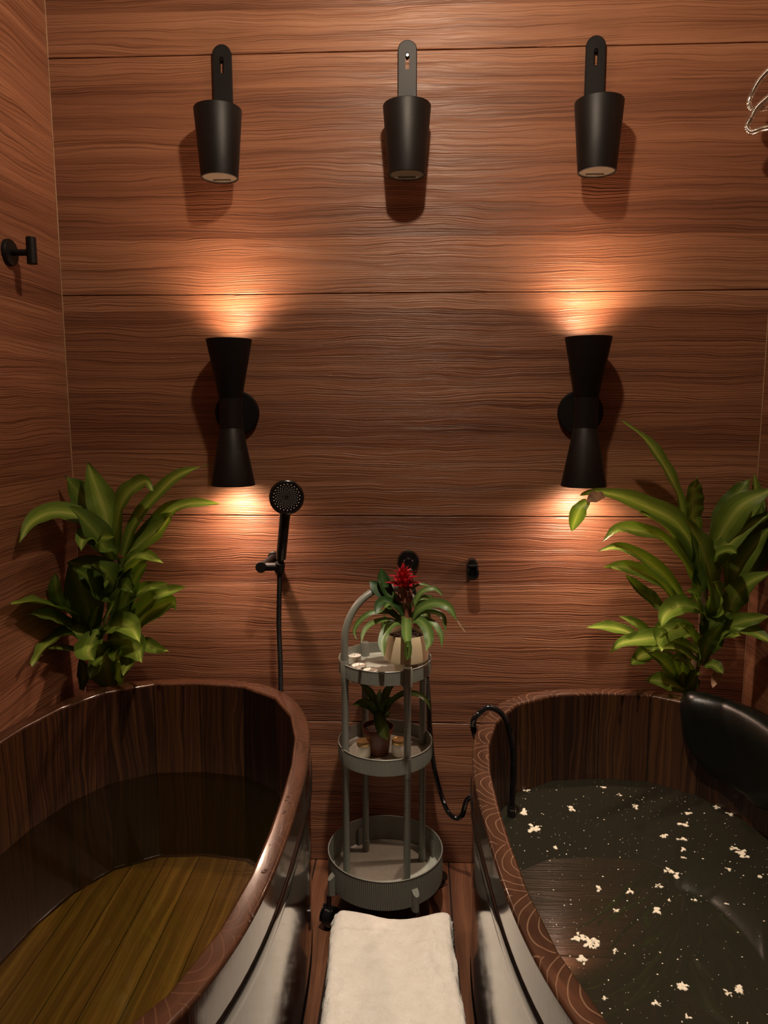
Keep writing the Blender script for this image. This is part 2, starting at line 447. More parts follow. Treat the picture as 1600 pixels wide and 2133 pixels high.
panel_wall('wall_left', YF, 0.0, 1, XL, -1, M_left, .432, .0004, .0003)
panel_wall('wall_right', YF, 0.0, 1, XR, 1, M_right, .432)
panel_wall('wall_front', XL-.02, XR+.02, 0, YF, -1, M_front, .432)
mb = MB(); bw = .098
x0 = XL-.1; x1 = XR+.1
mb.add([(x0,YF-.1,0),(x1,YF-.1,0),(x1,.1,0),(x0,.1,0)], [(0,1,2,3)], [[(YF-.1,(x0+.0)/bw),(YF-.1,x1/bw),(.1,x1/bw),(.1,x0/bw)]])
mb.box((x0,YF-.1,-.08),(x1,.1,-.002), mi=1)
struct(build('floor', mb, [M_floor, M_seam], smooth=0))
mb = MB(); mb.box((x0,YF-.1,ZC),(x1,.1,ZC+.08)); struct(build('ceiling', mb, M_ceil, smooth=0))
mb = MB()   # sealant bead, as in the corner of the photo
mb.tube([(XL+.001, -.001, z) for z in [i*.1 for i in range(30)]], 1, 8, rfun=lambda t: .0014+.0007*mnoise.noise(Vector((t*40,0,0))))
struct(build('trim_1', mb, M_seal))
mb = MB()
mb.tube([(XR-.001, -.001, z) for z in [i*.1 for i in range(30)]], 1, 8, rfun=lambda t: .0013+.0006*mnoise.noise(Vector((t*40,5,0))))
struct(build('trim_2', mb, M_seal))

# ceiling downlight
cl = thing('ceiling_downlight', 'round recessed ceiling downlight above the middle of the room', 'lamp', (CEIL_LAMP.x, CEIL_LAMP.y, ZC))
mb = MB(); mb.lathe([(.035,0),(.052,0),(.055,-.006),(.052,-.010),(.036,-.010),(.034,-.004),(.035,0)], (CEIL_LAMP.x,CEIL_LAMP.y,ZC), n=40)
build('lamp_ring', mb, M_black, cl)
mb = MB(); mb.lathe([(.001,-.006),(.033,-.006)], (CEIL_LAMP.x,CEIL_LAMP.y,ZC), n=32); build('lamp_lens', mb, M_ceilbulb, cl)
lamp('ceiling_light_source', 'POINT', CEIL_LAMP+Vector((0,0,-.02)), CEIL_W, CEIL_COL, .028, cl, OFF[cl.name])
lamp('ceiling_light_beam', 'SPOT', CEIL_LAMP+Vector((0,0,-.02)), CEIL_BEAM_W, BEAM_COL, .028, cl, OFF[cl.name], spot_size=math.radians(62), spot_blend=1.0)

# ------------------------------------------------------------------ bath tubs
def superell(t, a, b, e):
    c, s_ = math.cos(t), math.sin(t)
    return (math.copysign(abs(c)**(2/e), c)*a, math.copysign(abs(s_)**(2/e), s_)*b)
def tub(name, label, cx, cy, hw, hl, rot, e, mats, water_z, NS=26, H=.6, th=.036, zb=.085):
    T = thing(name, label, 'bathtub', (cx, cy, 0))
    cr, sr = math.cos(rot), math.sin(rot)
    def W(x, y, z): return Vector((cx+x*cr-y*sr, cy+x*sr+y*cr, z))
    # equal arc positions on the inner outline
    K = 1440
    P = [superell(2*math.pi*k/K+.03, hw-th, hl-th, e) for k in range(K)]
    S = [0]
    for k in range(K): S.append(S[-1]+math.dist(P[k], P[(k+1)%K]))
    idx = []; k = 0
    for i in range(NS):
        while S[k] < S[-1]*i/NS: k += 1
        idx.append(k % K)
    corners = [P[i] for i in idx]
    SUB = 5; inner = []; outer = []; us = []
    Po = [superell(2*math.pi*k/K+.03, hw, hl, e) for k in range(K)]
    for i in range(NS):
        a, b = corners[i], corners[(i+1)%NS]
        ka, kb = idx[i], idx[(i+1)%NS]
        if kb < ka: kb += K
        for s_ in range(SUB):
            t = s_/SUB
            inner.append((a[0]+(b[0]-a[0])*t, a[1]+(b[1]-a[1])*t))
            kk = int(round(ka+(kb-ka)*t)) % K
            outer.append(Po[kk]); us.append(i+t)
    n = len(inner)
    def ring(base, z, sc=1.0, ins=0.0):
        out = []
        for (x, y) in base:
            d = math.hypot(x, y); f = (d-ins)/d*sc
            out.append(W(x*f, y*f, z))
        return out
    mb = MB(); ch = .004
    U = lambda j: j/SUB
    # inside wall (leans in slightly towards the bottom)
    mb.loft([ring(inner, zb-.03, .965), ring(inner, .3, .985), ring(inner, H-.007)], mi=0, uvf=lambda i, j: ((.0,.3,.6)[i], U(j)))
    # rim with eased edges
    rr_ = .007; arc = [math.pi/2*q/8 for q in range(9)]
    prof_ = [('i', rr_*(1-math.cos(a)), H-rr_*(1-math.sin(a)), rr_*(1-math.cos(a))) for a in arc]+[('o', rr_*(1-math.cos(a)), H-rr_*(1-math.sin(a)), th-rr_*(1-math.cos(a))) for a in reversed(arc)]
    mb.loft([ring(inner, z, 1, -o_) if w_ == 'i' else ring(outer, z, 1, o_) for w_, o_, z, vv in prof_], mi=1, uvf=lambda i, j: (U(j), prof_[i][3]))
    # outside: rim board, shallow step, body
    mb.loft([ring(outer, H-.007), ring(outer, .02, .99), ring(outer, 0, .985), ring(inner, 0, .985)], mi=2, uvf=lambda i, j: ((.6,.02,0,0)[i], U(j)))
    build('tub_wall', mb, [mats[0], mats[1], M_outer], T, smooth=14)
    # floor of the tub
    mb = MB(); R = ring(inner, zb, .968)
    xs = sorted(set([-hw+.02*i for i in range(int(2*hw/.02)+2)]))
    mb.add(R, [tuple(range(n))], [[((p.y-cy), (p.x-cx)/.085) for p in R]])
    build('tub_bottom', mb, mats[2], T, smooth=0)
    # hoop
    mb = MB()
    def hz(x, y, z): return z
    mb.loft([ring(outer, z, 1.0, i_) for z, i_ in ((.496,.001),(.498,-.0022),(.500,-.003),(.524,-.003),(.526,-.0022),(.528,.001))])
    build('hoop', mb, M_hoop, T, smooth=50)
    mb = MB()
    mb.loft([ring(outer, z, .99, i_) for z, i_ in ((.106,.001),(.110,-.002),(.136,-.002),(.140,.001))])
    build('hoop', mb, M_hoop, T, smooth=50)
    return T, W, ring, inner, outer
TL = tub('wooden_bathtub', 'dark lacquered oval wooden bathtub on the left, filled with clear water', -.590, -.768, .372, .652, 0.0, 2.75, (M_staveL, M_rimL, M_tubfloorL), .36, zb=.112)
TR = tub('wooden_bathtub', 'dark oval wooden bathtub on the right, with pale growth rings on its rim', .500, -.795, .378, .652, math.radians(3.5), 2.75, (M_staveR, M_rimR, M_tubfloorR), .37)
def water(T, z, mat, label):
    _, W, ring, inner, outer = T
    f = .987
    mb = MB(); n = len(inner)
    top = ring(inner, z, f); bot = ring(inner, z-.002, f)
    mb.add(top, [tuple(range(n))])
    o = build('bath_water', mb, mat, smooth=0)
    return tag(o, label, 'water')
WZL, WZR = .352, .37
water(TL, WZL, M_waterL, 'still clear brownish water filling the left wooden tub')
water(TR, WZR, M_waterR, 'murky greenish water with floating flecks filling the right wooden tub')

# foam on the right water
rnd = random.Random(5)
def inside_R(x, y, mrg=.05):
    c, s_ = math.cos(-math.radians(3.5)), math.sin(-math.radians(3.5))
    dx, dy = x-.5, y+.795; X = dx*c-dy*s_; Y = dx*s_+dy*c
    return (abs(X)/(.378-mrg))**2.75+(abs(Y)/(.652-mrg))**2.75 < 1
def blob(mb, cx, cy, z, r, seed, el=1.0, ang=0.0, n=22, th=.0012):
    ring = []
    for k in range(n):
        t = 2*math.pi*k/n
        rr = r*(.55+.75*abs(mnoise.noise(Vector((math.cos(t)*1.9, math.sin(t)*1.9, seed*3.7)))*1.6)+.12*rnd.random())
        x, y = math.cos(t)*rr*el, math.sin(t)*rr/el
        ring.append((cx+x*math.cos(ang)-y*math.sin(ang), cy+x*math.sin(ang)+y*math.cos(ang)))
    top = [Vector((cx+(x-cx)*.8, cy+(y-cy)*.8, z+th)) for x, y in ring]
    bot = [Vector((x, y, z+.0002)) for x, y in ring]
    mb.loft([bot, top], True, True)
def at_z(px, py, z):
    d = RT*((px-800)/FPX) - UP*((py-1066.5)/FPX) + FW
    return CAM_LOC + d*((z-CAM_LOC.z)/d.z)
CL = [(1112,1727,15),(1092,1692,13),(1098,1648,8),(1190,1683,11),(1324,1680,9),(1425,1718,12),(1381,1740,9),(1420,1749,9),(1424,1770,8),(1422,1787,7),
      (1434,1694,9),(1392,1812,10),(1408,1826,12),(1548,1778,14),(1530,1768,9),(1247,1852,9),(1313,1857,9),(1371,1846,9),(1368,1896,11),(1283,1898,8),
      (1205,1955,14),(1228,1962,16),(1243,1968,12),(1218,2000,14),(1423,2055,12),(1540,2060,13),(1520,2070,9),(1517,1810,6),(1580,1825,6),(1447,1876,7),
      (1157,1768,8),(1515,1884,5),(1393,1876,6),(1256,1640,6),(1290,1656,5),(1521,1697,8),(1495,1682,8),(1367,2090,9),(1430,2120,8),(1258,2080,6),(1280,1982,7)]
for i, (px, py, rp) in enumerate(CL):
    P = at_z(px, py, WZR)
    if not inside_R(P.x, P.y): continue
    mpp = (P-CAM_LOC).length/FPX
    mb = MB(); r = rp*mpp*.62
    for q in range(4+int(rp/3)):
        a = rnd.random()*6.28; d = r*rnd.random()*1.25
        blob(mb, P.x+math.cos(a)*d, P.y+math.sin(a)*d*1.1, WZR+.0001*q, r*(.28+.4*rnd.random()), i*7+q, 1+rnd.random()*.5, a)
    o = build('foam_clump', mb, M_foam, smooth=40)
    tag(o, 'small ragged white clump floating on the murky water of the right tub', 'foam', 'white clumps floating in the right tub')
mb = MB()
for q in range(1200):
    x = rnd.uniform(.14,.86); y = rnd.uniform(-1.35,-.2)
    if not inside_R(x, y, .06): continue
    blob(mb, x, y, WZR, rnd.choice([.0004,.0005,.0006,.0008,.001,.0018]), q, 1.2, rnd.random()*3, n=6, th=.0005)
o = build('floating_specks', mb, M_foam, smooth=0)
tag(o, 'fine pale specks strewn over the murky water of the right tub', 'specks', kind='stuff')

# drops on the left rim
mb = MB()
for (px, py, r) in [(600,1660,4),(596,1667,3),(604,1672,3),(594,1690,4),(590,1694,3),(554,1812,4),(550,1816,5),(524,1903,5),(527,1909,3),(520,1918,3),(608,1652,2),(562,1760,2)]:
    P = at_z(px, py, .6); mb.sphere((P.x, P.y, .6), r*.00085, 12, 8, (1,1,.45))
tag(build('water_drops', mb, M_drop), 'few clear water drops on the rim of the left tub', 'water drops', kind='stuff')

# ------------------------------------------------------------------ wall lamps shaped like buckets
def bucket_lamp(x, label):
    y = -.066
    T = thing('bucket_wall_lamp', label, 'wall lamp', (x, 0, 1.91), 'black bucket shaped lamps high on the back wall')
    mb = MB()
    zt, zb_, rt_, rb_ = 2.074, 1.908, .0600, .0470
    mb.lathe([(rb_-.004,zb_+.006),(rb_-.003,zb_),(rb_,zb_+.001),(rb_+.0002,zb_+.004),(rt_,zt-.002),(rt_-.001,zt),(rt_-.003,zt),(rt_-.004,zt-.004),(rb_+.0005,zb_+.06),(.001,zb_+.06)], (x,y,0), n=64)
    build('lamp_body', mb, M_black, T, smooth=40)
    # bar with rounded top and slot
    mb = MB(); hw = .0245; zc = 2.252-hw; z0 = 1.93; sl = .0052; sz0, sz1 = 2.182, 2.216
    out = [(hw, z0)]+[(hw*math.cos(a), zc+hw*math.sin(a)) for a in [math.pi*i/16 for i in range(17)]]+[(-hw, z0)]
    inn = [(sl, sz0)]+[(sl*math.cos(a), sz1+sl*math.sin(a)) for a in [math.pi*i/16 for i in range(17)]]+[(-sl, sz0)]
    def ringat(pts, yy, ins=0.0, c=(0,zc)):
        o_ = []
        for (a, b) in pts:
            d = math.hypot(a, b-zc) or 1
            sx = -math.copysign(ins, a) if b <= zc else -a/d*ins
            sz = 0 if b <= zc else -(b-zc)/d*ins
            o_.append(Vector((x+a+sx, yy, b+sz)))
        return o_
    mb.loft([ringat(out,-.001), ringat(out,-.010), ringat(out,-.012,.002), [Vector((x+a,-.012,b)) for a,b in inn], [Vector((x+a,-.001,b)) for a,b in inn]], closed=False)
    # lower bridge below the slot
    mb.add([Vector((x-hw+.002,-.012,z0)),Vector((x+hw-.002,-.012,z0)),Vector((x+sl,-.012,sz0)),Vector((x-sl,-.012,sz0))], [(0,1,2,3)])
    mb.add([Vector((x-sl,-.012,sz0)),Vector((x+sl,-.012,sz0)),Vector((x+sl,-.001,sz0)),Vector((x-sl,-.001,sz0))], [(0,1,2,3)])
    build('mounting_bar', mb, M_black, T, smooth=35)
    mb = MB(); mb.lathe([(.0001,.001),(.0036,.001),(.0042,.0),(.0042,-.006),(.0001,-.006)], (x,-.009,2.2165), (0,-1,0), 20)
    build('screw', mb, M_blackgl, T)
    mb = MB(); mb.box((x-.022,-.024,1.94),(x+.022,-.0005,1.99),.002); mb.box((x-.018,-.0700,1.955),(x+.018,-.020,1.972),.001); build('bracket', mb, M_black, T)
    mb = MB(); mb.lathe([(.001,.0045),(.0425,.0045),(.0432,.0015),(.0428,.0015)], (x,y,zb_), n=48)
    mb.box((x-.023,y+.020,zb_+.0005),(x+.023,y+.0235,zb_+.0044),.0006)
    build('lamp_glass', mb, M_lampglass, T, smooth=40)
    return T
b0 = bucket_lamp(-.505, 'black bucket shaped wall lamp, leftmost of the three high ones')
for xx, lb in ((-.0285, 'black bucket shaped wall lamp, middle one of the three high ones'), (.4450, 'black bucket shaped wall lamp, rightmost of the three high ones')):
    copy_thing(b0, (xx, 0, 1.91), lb)

# ------------------------------------------------------------------ double cone sconces
def sconce(x, label):
    y = -.074
    T = thing('double_cone_sconce', label, 'wall lamp', (x, 0, 1.316), 'lit black double cone sconces on the back wall')
    mb = MB(); mb.lathe([(.0001,0),(.060,0),(.060,-.0),(.060,.012),(.057,.016),(.0001,.016)], (x,-.0002,1.316), (0,-1,0), 64)
    build('wall_plate', mb, M_black, T, smooth=40)
    mb = MB(); mb.lathe([(.0001,.010),(.011,.010),(.011,.050),(.0001,.050)], (x,0,1.316), (0,-1,0), 24)
    build('arm', mb, M_black, T)
    for up, zr, rr in ((1, 1.507, .0595), (-1, 1.124, .0585)):
        mb = MB(); H_ = abs(zr-1.316)
        mb.lathe([(.001,0),(.0305,0),(.0308,.038*H_/.19),(.0295,.0385*H_/.19),(.0305,.040*H_/.19),(rr,H_-.001),(rr-.0008,H_),(rr-.0022,H_-.001),(rr-.009,H_-.040)], (x,y,1.316), (0,0,up), 64)
        build('shade', mb, M_black, T, smooth=40)
        mb = MB(); mb.lathe([(rr-.0032,H_-.004),(rr-.0095,H_-.040),(.022,H_-.044),(.001,H_-.044)], (x,y,1.316), (0,0,up), 48)
        sh = build('reflector', mb, M_lampinner, T, smooth=40)
        dz = (H_-(.022 if up > 0 else .006))*up
        mb = MB(); mb.lathe([(.001,0),(.020,0),(.021,-.002),(.021,-.02)], (x,y,1.316+dz), (0,0,up), 32)
        build('bulb', mb, M_bulb, T, smooth=40)
        o = lamp('bulb_light', 'SPOT', (x, y, 1.316+dz+.002*up), SCONCE_W*(.95 if up > 0 else .95), SCONCE_COL if up > 0 else (1.0,.66,.50), .012, T, OFF[T.name], spot_size=math.radians(136 if up > 0 else 156), spot_blend=1.0)
        if up > 0: o.rotation_euler = (math.pi, 0, 0)
    return T
s0 = sconce(-.4915, 'lit black double cone sconce left of centre, above the hand shower')
copy_thing(s0, (.4370, 0, 1.316), 'lit black double cone sconce on the right, beside the tall leafy plant')

# ------------------------------------------------------------------ robe hook on the left wall
P0 = Vector((XL, -.259, 1.692))
T = thing('robe_hook', 'small black robe hook with round base on the left wall', 'hook', P0)
mb = MB(); mb.lathe([(.0001,0),(.031,0),(.031,.007),(.029,.010),(.0001,.010)], P0, (1,0,0), 48); build('base', mb, M_black, T, smooth=40)
mb = MB(); mb.lathe([(.0075,.008),(.0075,.052)], P0, (1,0,0), 24, caps=True); build('stem', mb, M_black, T)
mb = MB(); mb.lathe([(.001,-.0305),(.0105,-.0305),(.0115,-.0295),(.0115,.0295),(.0105,.0305),(.001,.0305)], P0+Vector((.057,0,.004)), (0,0,1), 32); build('knob', mb, M_black, T, smooth=40)

# ------------------------------------------------------------------ hand shower with holder and hose (left)
T = thing('hand_shower', 'black round hand shower standing in its wall holder', 'shower', (-.366,-.09,.91))
hc = at(597, 1036, -.118); hb = at(585, 1166, -.080)
ax = (hc-hb).normalized()
hn = (CAM_LOC-hc).normalized(); hn = (hn+Vector((.03,0,.0))).normalized()
mb = MB(); mb.lathe([(.001,-.020),(.018,-.020),(.036,-.010),(.0445,-.002),(.0460,.003),(.0448,.0065),(.0415,.008),(.0405,.0072),(.001,.0072)], hc, hn, 64)
hd = build('shower_head', mb, M_blackgl, T, smooth=35)
mb = MB(); u_ = (ax-hn*ax.dot(hn)).normalized(); v_ = hn.cross(u_)
for ring_i, (rr, cnt, sz) in enumerate([(.0340,23,.00175),(.0285,23,.0013),(.0240,23,.00115),(.0198,23,.0010),(.0158,23,.0008),(.0122,20,.0007),(.0088,16,.0006),(.0055,10,.0005)]):
    for k in range(cnt):
        a = 2*math.pi*(k+.5*(ring_i % 2))/cnt
        mb.sphere(hc+hn*.0072+(u_*math.cos(a)+v_*math.sin(a))*rr, sz, 8, 5)
build('nozzles', mb, M_nozzle, hd)
pts = spline([hc-hn*.010-ax*.02, hc-hn*.010-ax*.045, hb.lerp(hc,.55)-hn*.004, hb.lerp(hc,.25), hb+ax*.004], 22)
mb = MB(); mb.tube(pts, 1, 24, rfun=lambda t: .0170-.0025*min(t*3.5,1)-.001*t)
build('handle', mb, M_blackgl, T, smooth=40)
mb = MB(); mb.lathe([(.009,0),(.009,-.018)], hb+ax*.002, ax, 24, caps=True); build('connector', mb, M_black, T)
hp = at(583, 1186, -.080)
T = thing('shower_holder', 'black pivoting wall holder that carries the hand shower', 'holder', (-.41,0,.90))
kc = at(545, 1181, -.082); wc = at(560, 1176, 0.0)
mb = MB(); mb.lathe([(.0001,0),(.0165,0),(.0165,.006),(.014,.0085),(.0001,.0085)], (kc.x+.018,-.0005,kc.z+.012), (0,-1,0), 40); build('wall_plate', mb, M_black, T, smooth=40)
mb = MB(); mb.tube([(kc.x+.018,-.004,kc.z+.012),(kc.x+.012,-.03,kc.z+.008),kc+Vector((0,.004,0))], .0105, 28)
mb.lathe([(.001,-.012),(.0138,-.012),(.0150,-.010),(.0150,.010),(.0138,.012),(.001,.012)], kc, (0,-1,.12), 40); build('pivot', mb, M_black, T, smooth=40)
mb = MB(); mb.tube([kc+Vector((.006,.003,0)), Vector((hp.x-.004,hp.y,kc.z+.001))], .0112, 28)
mb.lathe([(.0105,-.013),(.0135,-.013),(.0135,.012),(.0105,.012)], (hp.x,hp.y,kc.z), ax, 32, caps=True); build('cradle', mb, M_black, T, smooth=40)
def hose(name, label, pts, r, pitch=.0032, n=10, mats=M_blackgl, ends=True, cat='hose', parent=None):
    L_ = sum((Vector(a)-Vector(b)).length for a, b in zip(pts[:-1], pts[1:]))
    cnt = min(int(L_/pitch*2.2), 900)
    sp = spline(pts, cnt)
    mb = MB(); mb.tube(sp, [r*(1.0 if i % 2 else .84) for i in range(len(sp))], n)
    o = build(name, mb, mats, parent, smooth=60)
    if not parent: tag(o, label, cat)
    return o
hose('shower_hose', 'black flexible shower hose hanging from the hand shower down behind the left tub',
     [(hb-ax*.014), Vector((hp.x-.001,hp.y+.002,.875)), at(581,1300,-.065), at(584,1380,-.060), at(585,1445,-.055), at(588,1520,-.05), Vector((-.37,-.05,.25)), Vector((-.36,-.05,.06))], .0074, mats=M_black)

# valve on the wall behind the cart
vz = .906; vx = -.0225
T = thing('shower_valve', 'round black shower valve on the wall behind the red flower', 'valve', (vx,0,vz))
mb = MB(); mb.lathe([(.0001,0),(.0305,0),(.0305,.004),(.0275,.010),(.021,.012),(.0001,.012)], (vx,-.0003,vz), (0,-1,0), 64); build('wall_plate', mb, M_blackgl, T, smooth=30)
mb = MB(); mb.lathe([(.0001,.010),(.0145,.010),(.0155,.012),(.0150,.030),(.012,.034),(.0001,.034)], (vx,0,vz), (0,-1,0), 40); build('knob', mb, M_blackgl, T, smooth=30)
mb = MB(); mb.lathe([(.0125,.012),(.0125,.020)], (vx+.002,-.012,vz-.022), (0,-.3,-1), 32, caps=True); build('outlet', mb, M_chrome, T)
# empty holder to its right
bx, bz = .1535, .889
T = thing('wall_bracket', 'empty black hand shower bracket on the wall right of the red flower', 'bracket', (bx,0,bz))
mb = MB()
rings = []
for yy, sx, sz in ((-.0005,.0155,.029),(-.008,.0165,.030),(-.026,.0170,.0305),(-.034,.0155,.029),(-.036,.013,.026)):
    rings.append([Vector((bx+sx*math.copysign(abs(math.cos(a))**.8,math.cos(a)), yy, bz+sz*math.copysign(abs(math.sin(a))**.9,math.sin(a)))) for a in [2*math.pi*k/40 for k in range(40)]])
mb.loft(rings, True, True); build('body', mb, M_blackgl, T, smooth=40)
mb = MB()
ar = [(math.cos(math.radians(a)), math.sin(math.radians(a))) for a in range(-230, 51, 14)]
o_ = [Vector((bx+.0165*c, -.040, bz-.006+.0185*s_)) for c, s_ in ar]; i_ = [Vector((bx+.0105*c, -.040, bz-.006+.0125*s_)) for c, s_ in ar]
for yy0, yy1 in ((-.036,-.052),):
    mb.loft([[Vector((p.x,yy0,p.z)) for p in o_], [Vector((p.x,yy1,p.z)) for p in o_], [Vector((p.x,yy1,p.z)) for p in i_], [Vector((p.x,yy0,p.z)) for p in i_]], closed=False)
build('clip', mb, M_black, T, smooth=40)
mb = MB(); mb.box((bx-.012,-.042,bz+.008),(bx+.012,-.034,bz+.015),.001); build('lever', mb, M_black, T)

# second hose: valve -> behind cart -> over the rim of the right tub
HP = [Vector((vx+.002,-.018,vz-.034)), Vector((.0,-.035,.80)), Vector((.022,-.05,.66)), at(893,1459,-.062), at(896,1520,-.062), at(905,1600,-.066), at(926,1675,-.075), at(944,1702,-.09), at(962,1699,-.11), at(974,1665,-.14), Vector((.172,-.20,.34)), Vector((.163,-.29,.47)), at(992,1510,-.385)+Vector((-.007,0,0)), at(1003,1482,-.388), at(1022,1474,-.388), at(1047,1489,-.386), at(1062,1525,-.384), at(1069,1575,-.382), at(1068,1640,-.380), at(1066,1680,-.378)]
T = thing('filling_hose', 'black ribbed hose looping behind the cart and over the rim into the right tub', 'hose', HP[0])
hose('hose_pipe', '', HP, .0072, .004, 10, M_blackgl, parent=T)
e = HP[-1]
mb = MB(); mb.lathe([(.006,.006),(.0095,.0),(.0105,-.004),(.0105,-.028),(.0075,-.028),(.0075,-.006)], e, (0,0,1), 28); build('hose_end', mb, M_blackgl, T, smooth=35)
mb = MB(); mb.lathe([(.0102,.0),(.0110,-.001),(.0102,-.002)], e+Vector((0,0,-.004)), (0,0,1), 28); build('ring', mb, M_chrome, T)

# chrome braided hose at the upper right
T = thing('chrome_hose', 'looped silver braided hose on a hook at the upper right edge', 'hose', (.905,-.08,2.06))
CP = [Vector((.900,-.10,2.10)), Vector((.875,-.09,2.150)), at(1612,138,-.08), at(1582,168,-.08), at(1563,205,-.08), at(1562,222,-.08), at(1574,229,-.085), at(1600,225,-.092), at(1640,222,-.10),
      Vector((.895,-.10,2.12)), at(1620,185,-.105), at(1598,205,-.10), at(1576,226,-.098), at(1564,248,-.095), at(1556,264,-.094), at(1566,275,-.094), at(1590,268,-.096), at(1625,262,-.10), Vector((.9,-.12,1.99))]
hose('braid', '', CP, .0082, .0034, 10, M_chrome, parent=T)
mb = MB(); mb.lathe([(.0001,0),(.02,0),(.02,.005),(.0001,.005)], (XR-.0005,-.10,2.105), (-1,0,0), 28); mb.tube([(XR-.004,-.10,2.105),(.895,-.10,2.105),(.885,-.10,2.118)], .006, 14); build('wall_hook', mb, M_chrome, T)

# ------------------------------------------------------------------ head rest on the right tub
def pillow():
    T = thing('headrest_cushion', 'black padded head cushion over the rim of the right tub', 'cushion', (.78,-.38,.57))
    # path along the inside of the rim, from the back towards the right side
    path = spline([(.668,-.208,0),(.722,-.232,0),(.775,-.285,0),(.810,-.370,0),(.826,-.47,0),(.828,-.56,0)], 34)
    mb = MB(); rings = []
    n = 30
    for i, p in enumerate(path):
        t = i/(len(path)-1)
        tg = (path[min(i+1,len(path)-1)]-path[max(i-1,0)]).normalized()
        inw = Vector((tg.y, -tg.x, 0))            # towards the inside of the tub
        if inw.dot(Vector((.5,-.8,0))-Vector((p.x,p.y,0))) < 0: inw = -inw
        endf = math.sqrt(max(1e-3, 1-abs(2*t-1)**16))
        top = .600 + .034*endf
        low = .618 - (.115+.065*min(1, math.sin(math.pi*min(max(t,.0),1))*1.25+.02))*1.0
        low = low*endf + (1-endf)*.585
        thick = .038*endf+.002
        c = Vector((p.x,p.y,0)) + inw*(.012)
        ring = []
        for k in range(n):
            a = 2*math.pi*k/n
            ca, sa = math.cos(a), math.sin(a)
            h = (top+low)/2 + (top-low)/2*math.copysign(abs(sa)**.75, sa)
            lean = .028*((top-h)/max(top-low,1e-3))
            o_ = thick*math.copysign(abs(ca)**.7, ca)
            ring.append(c + inw*(o_+thick*.55+lean*.3) + Vector((0,0,h)))
        rings.append(ring)
    mb.loft(rings, True, True)
    build('padding', mb, M_blacksoft, T, smooth=80)
    # flap resting on the rim
    mb = MB(); a0 = []; 
    R1 = []; 
    for p in path[4:-4]:
        d = (Vector((p.x,p.y,0))-Vector((.5,-.8,0))).normalized()
        q = Vector((p.x,p.y,0))
        R1.append([q+Vector((0,0,.603))-d*.02, q+Vector((0,0,.614))-d*.02, q+d*.034+Vector((0,0,.611)), q+d*.036+Vector((0,0,.603))])
    mb.loft(R1, True, True); build('rim_flap', mb, M_blacksoft, T, smooth=40)
pillow()

# ------------------------------------------------------------------ trolley
tcx, tcy = -.0795, -.198
cart = thing('round_trolley', 'grey three tier round trolley with curved handle between the two tubs', 'trolley', (tcx, tcy, 0))
def tray(zr, r, h, bed):
    mb = MB(); n = 720
    prof = [(.001,bed-.004),(r-.010,bed-.004),(r-.003,zr-h),(r,zr-h+.001),(r,zr-h+.004,1),(r,zr-.006,1),(r,zr-.004),(r+.0008,zr-.0005),(r-.0006,zr+.0008),(r-.0022,zr),(r-.0032,bed+.004)]
    mb.lathe(prof, (tcx,tcy,0), n=n, rib=.0006)
    mb.lathe([(r-.0032,bed+.004),(r-.007,bed+.0008),(r-.014,bed),(.001,bed)], (tcx,tcy,0), n=n, mi=1)
    for a, d in ((.2,.006),(1.4,.006),(2.6,.006),(3.9,.006),(5.1,.006)):
        mb.lathe([(.0001,.0003),(.0008,.0003),(.0009,0)], (tcx+math.cos(a)*.012,tcy+math.sin(a)*.012,bed), n=8, mi=2)
    return mb
mb = tray(.697, .1185, .036, .665); build('top_tray', mb, [M_grey, M_traybed, M_black], cart, smooth=25)
mb = tray(.474, .1220, .043, .434); build('middle_tray', mb, [M_grey, M_traybed, M_black], cart, smooth=25)
delta = math.radians(31); RP = .1145
poles = {'FL': (math.pi+delta), 'FR': (-math.pi/2+delta), 'BR': delta, 'BL': math.pi/2+delta}
mbT = tray(.172, .1520, .078, .096)
for k, a in poles.items():   # lugs outside the bottom tray above the castors
    c = Vector((tcx+math.cos(a)*.158, tcy+math.sin(a)*.158, 0)); d = Vector((math.cos(a),math.sin(a),0)); s_ = Vector((-d.y,d.x,0))
    prof = [(-.014,-.0085),(.002,-.0085),(.008,-.005),(.0095,0),(.008,.005),(.002,.0085),(-.014,.0085)]
    zt_ = .136
    mbT.loft([[c+d*u_+s_*v_+Vector((0,0,z)) for u_, v_ in prof] for z in (.086,)]+[[c+d*u_+s_*v_+Vector((0,0,zt_-u_*.9)) for u_, v_ in prof]], True, True)
build('bottom_tray', mbT, [M_grey, M_traybed, M_black], cart, smooth=25)
for k, a in poles.items():
    x_, y_ = tcx+math.cos(a)*RP, tcy+math.sin(a)*RP
    top = .700 if k in ('FR','BL') else .706
    mb = MB()
    mb.lathe([(.0098,.098),(.0098,.130),(.0088,.131),(.0088,.415),(.0100,.418),(.0100,.470)], (x_,y_,0), n=24, caps=True)
    mb.lathe([(.0090,.470),(.0090,.640),(.0104,.646),(.0104,top-.004),(.0090,top)], (x_,y_,0), n=24, caps=True)
    if k in ('FR','BL'):
        mb.lathe([(.0128,.655),(.0128,.698),(.0110,.702),(.001,.703)], (x_,y_,0), n=24)
    build('pole', mb, M_grey, cart, smooth=40)
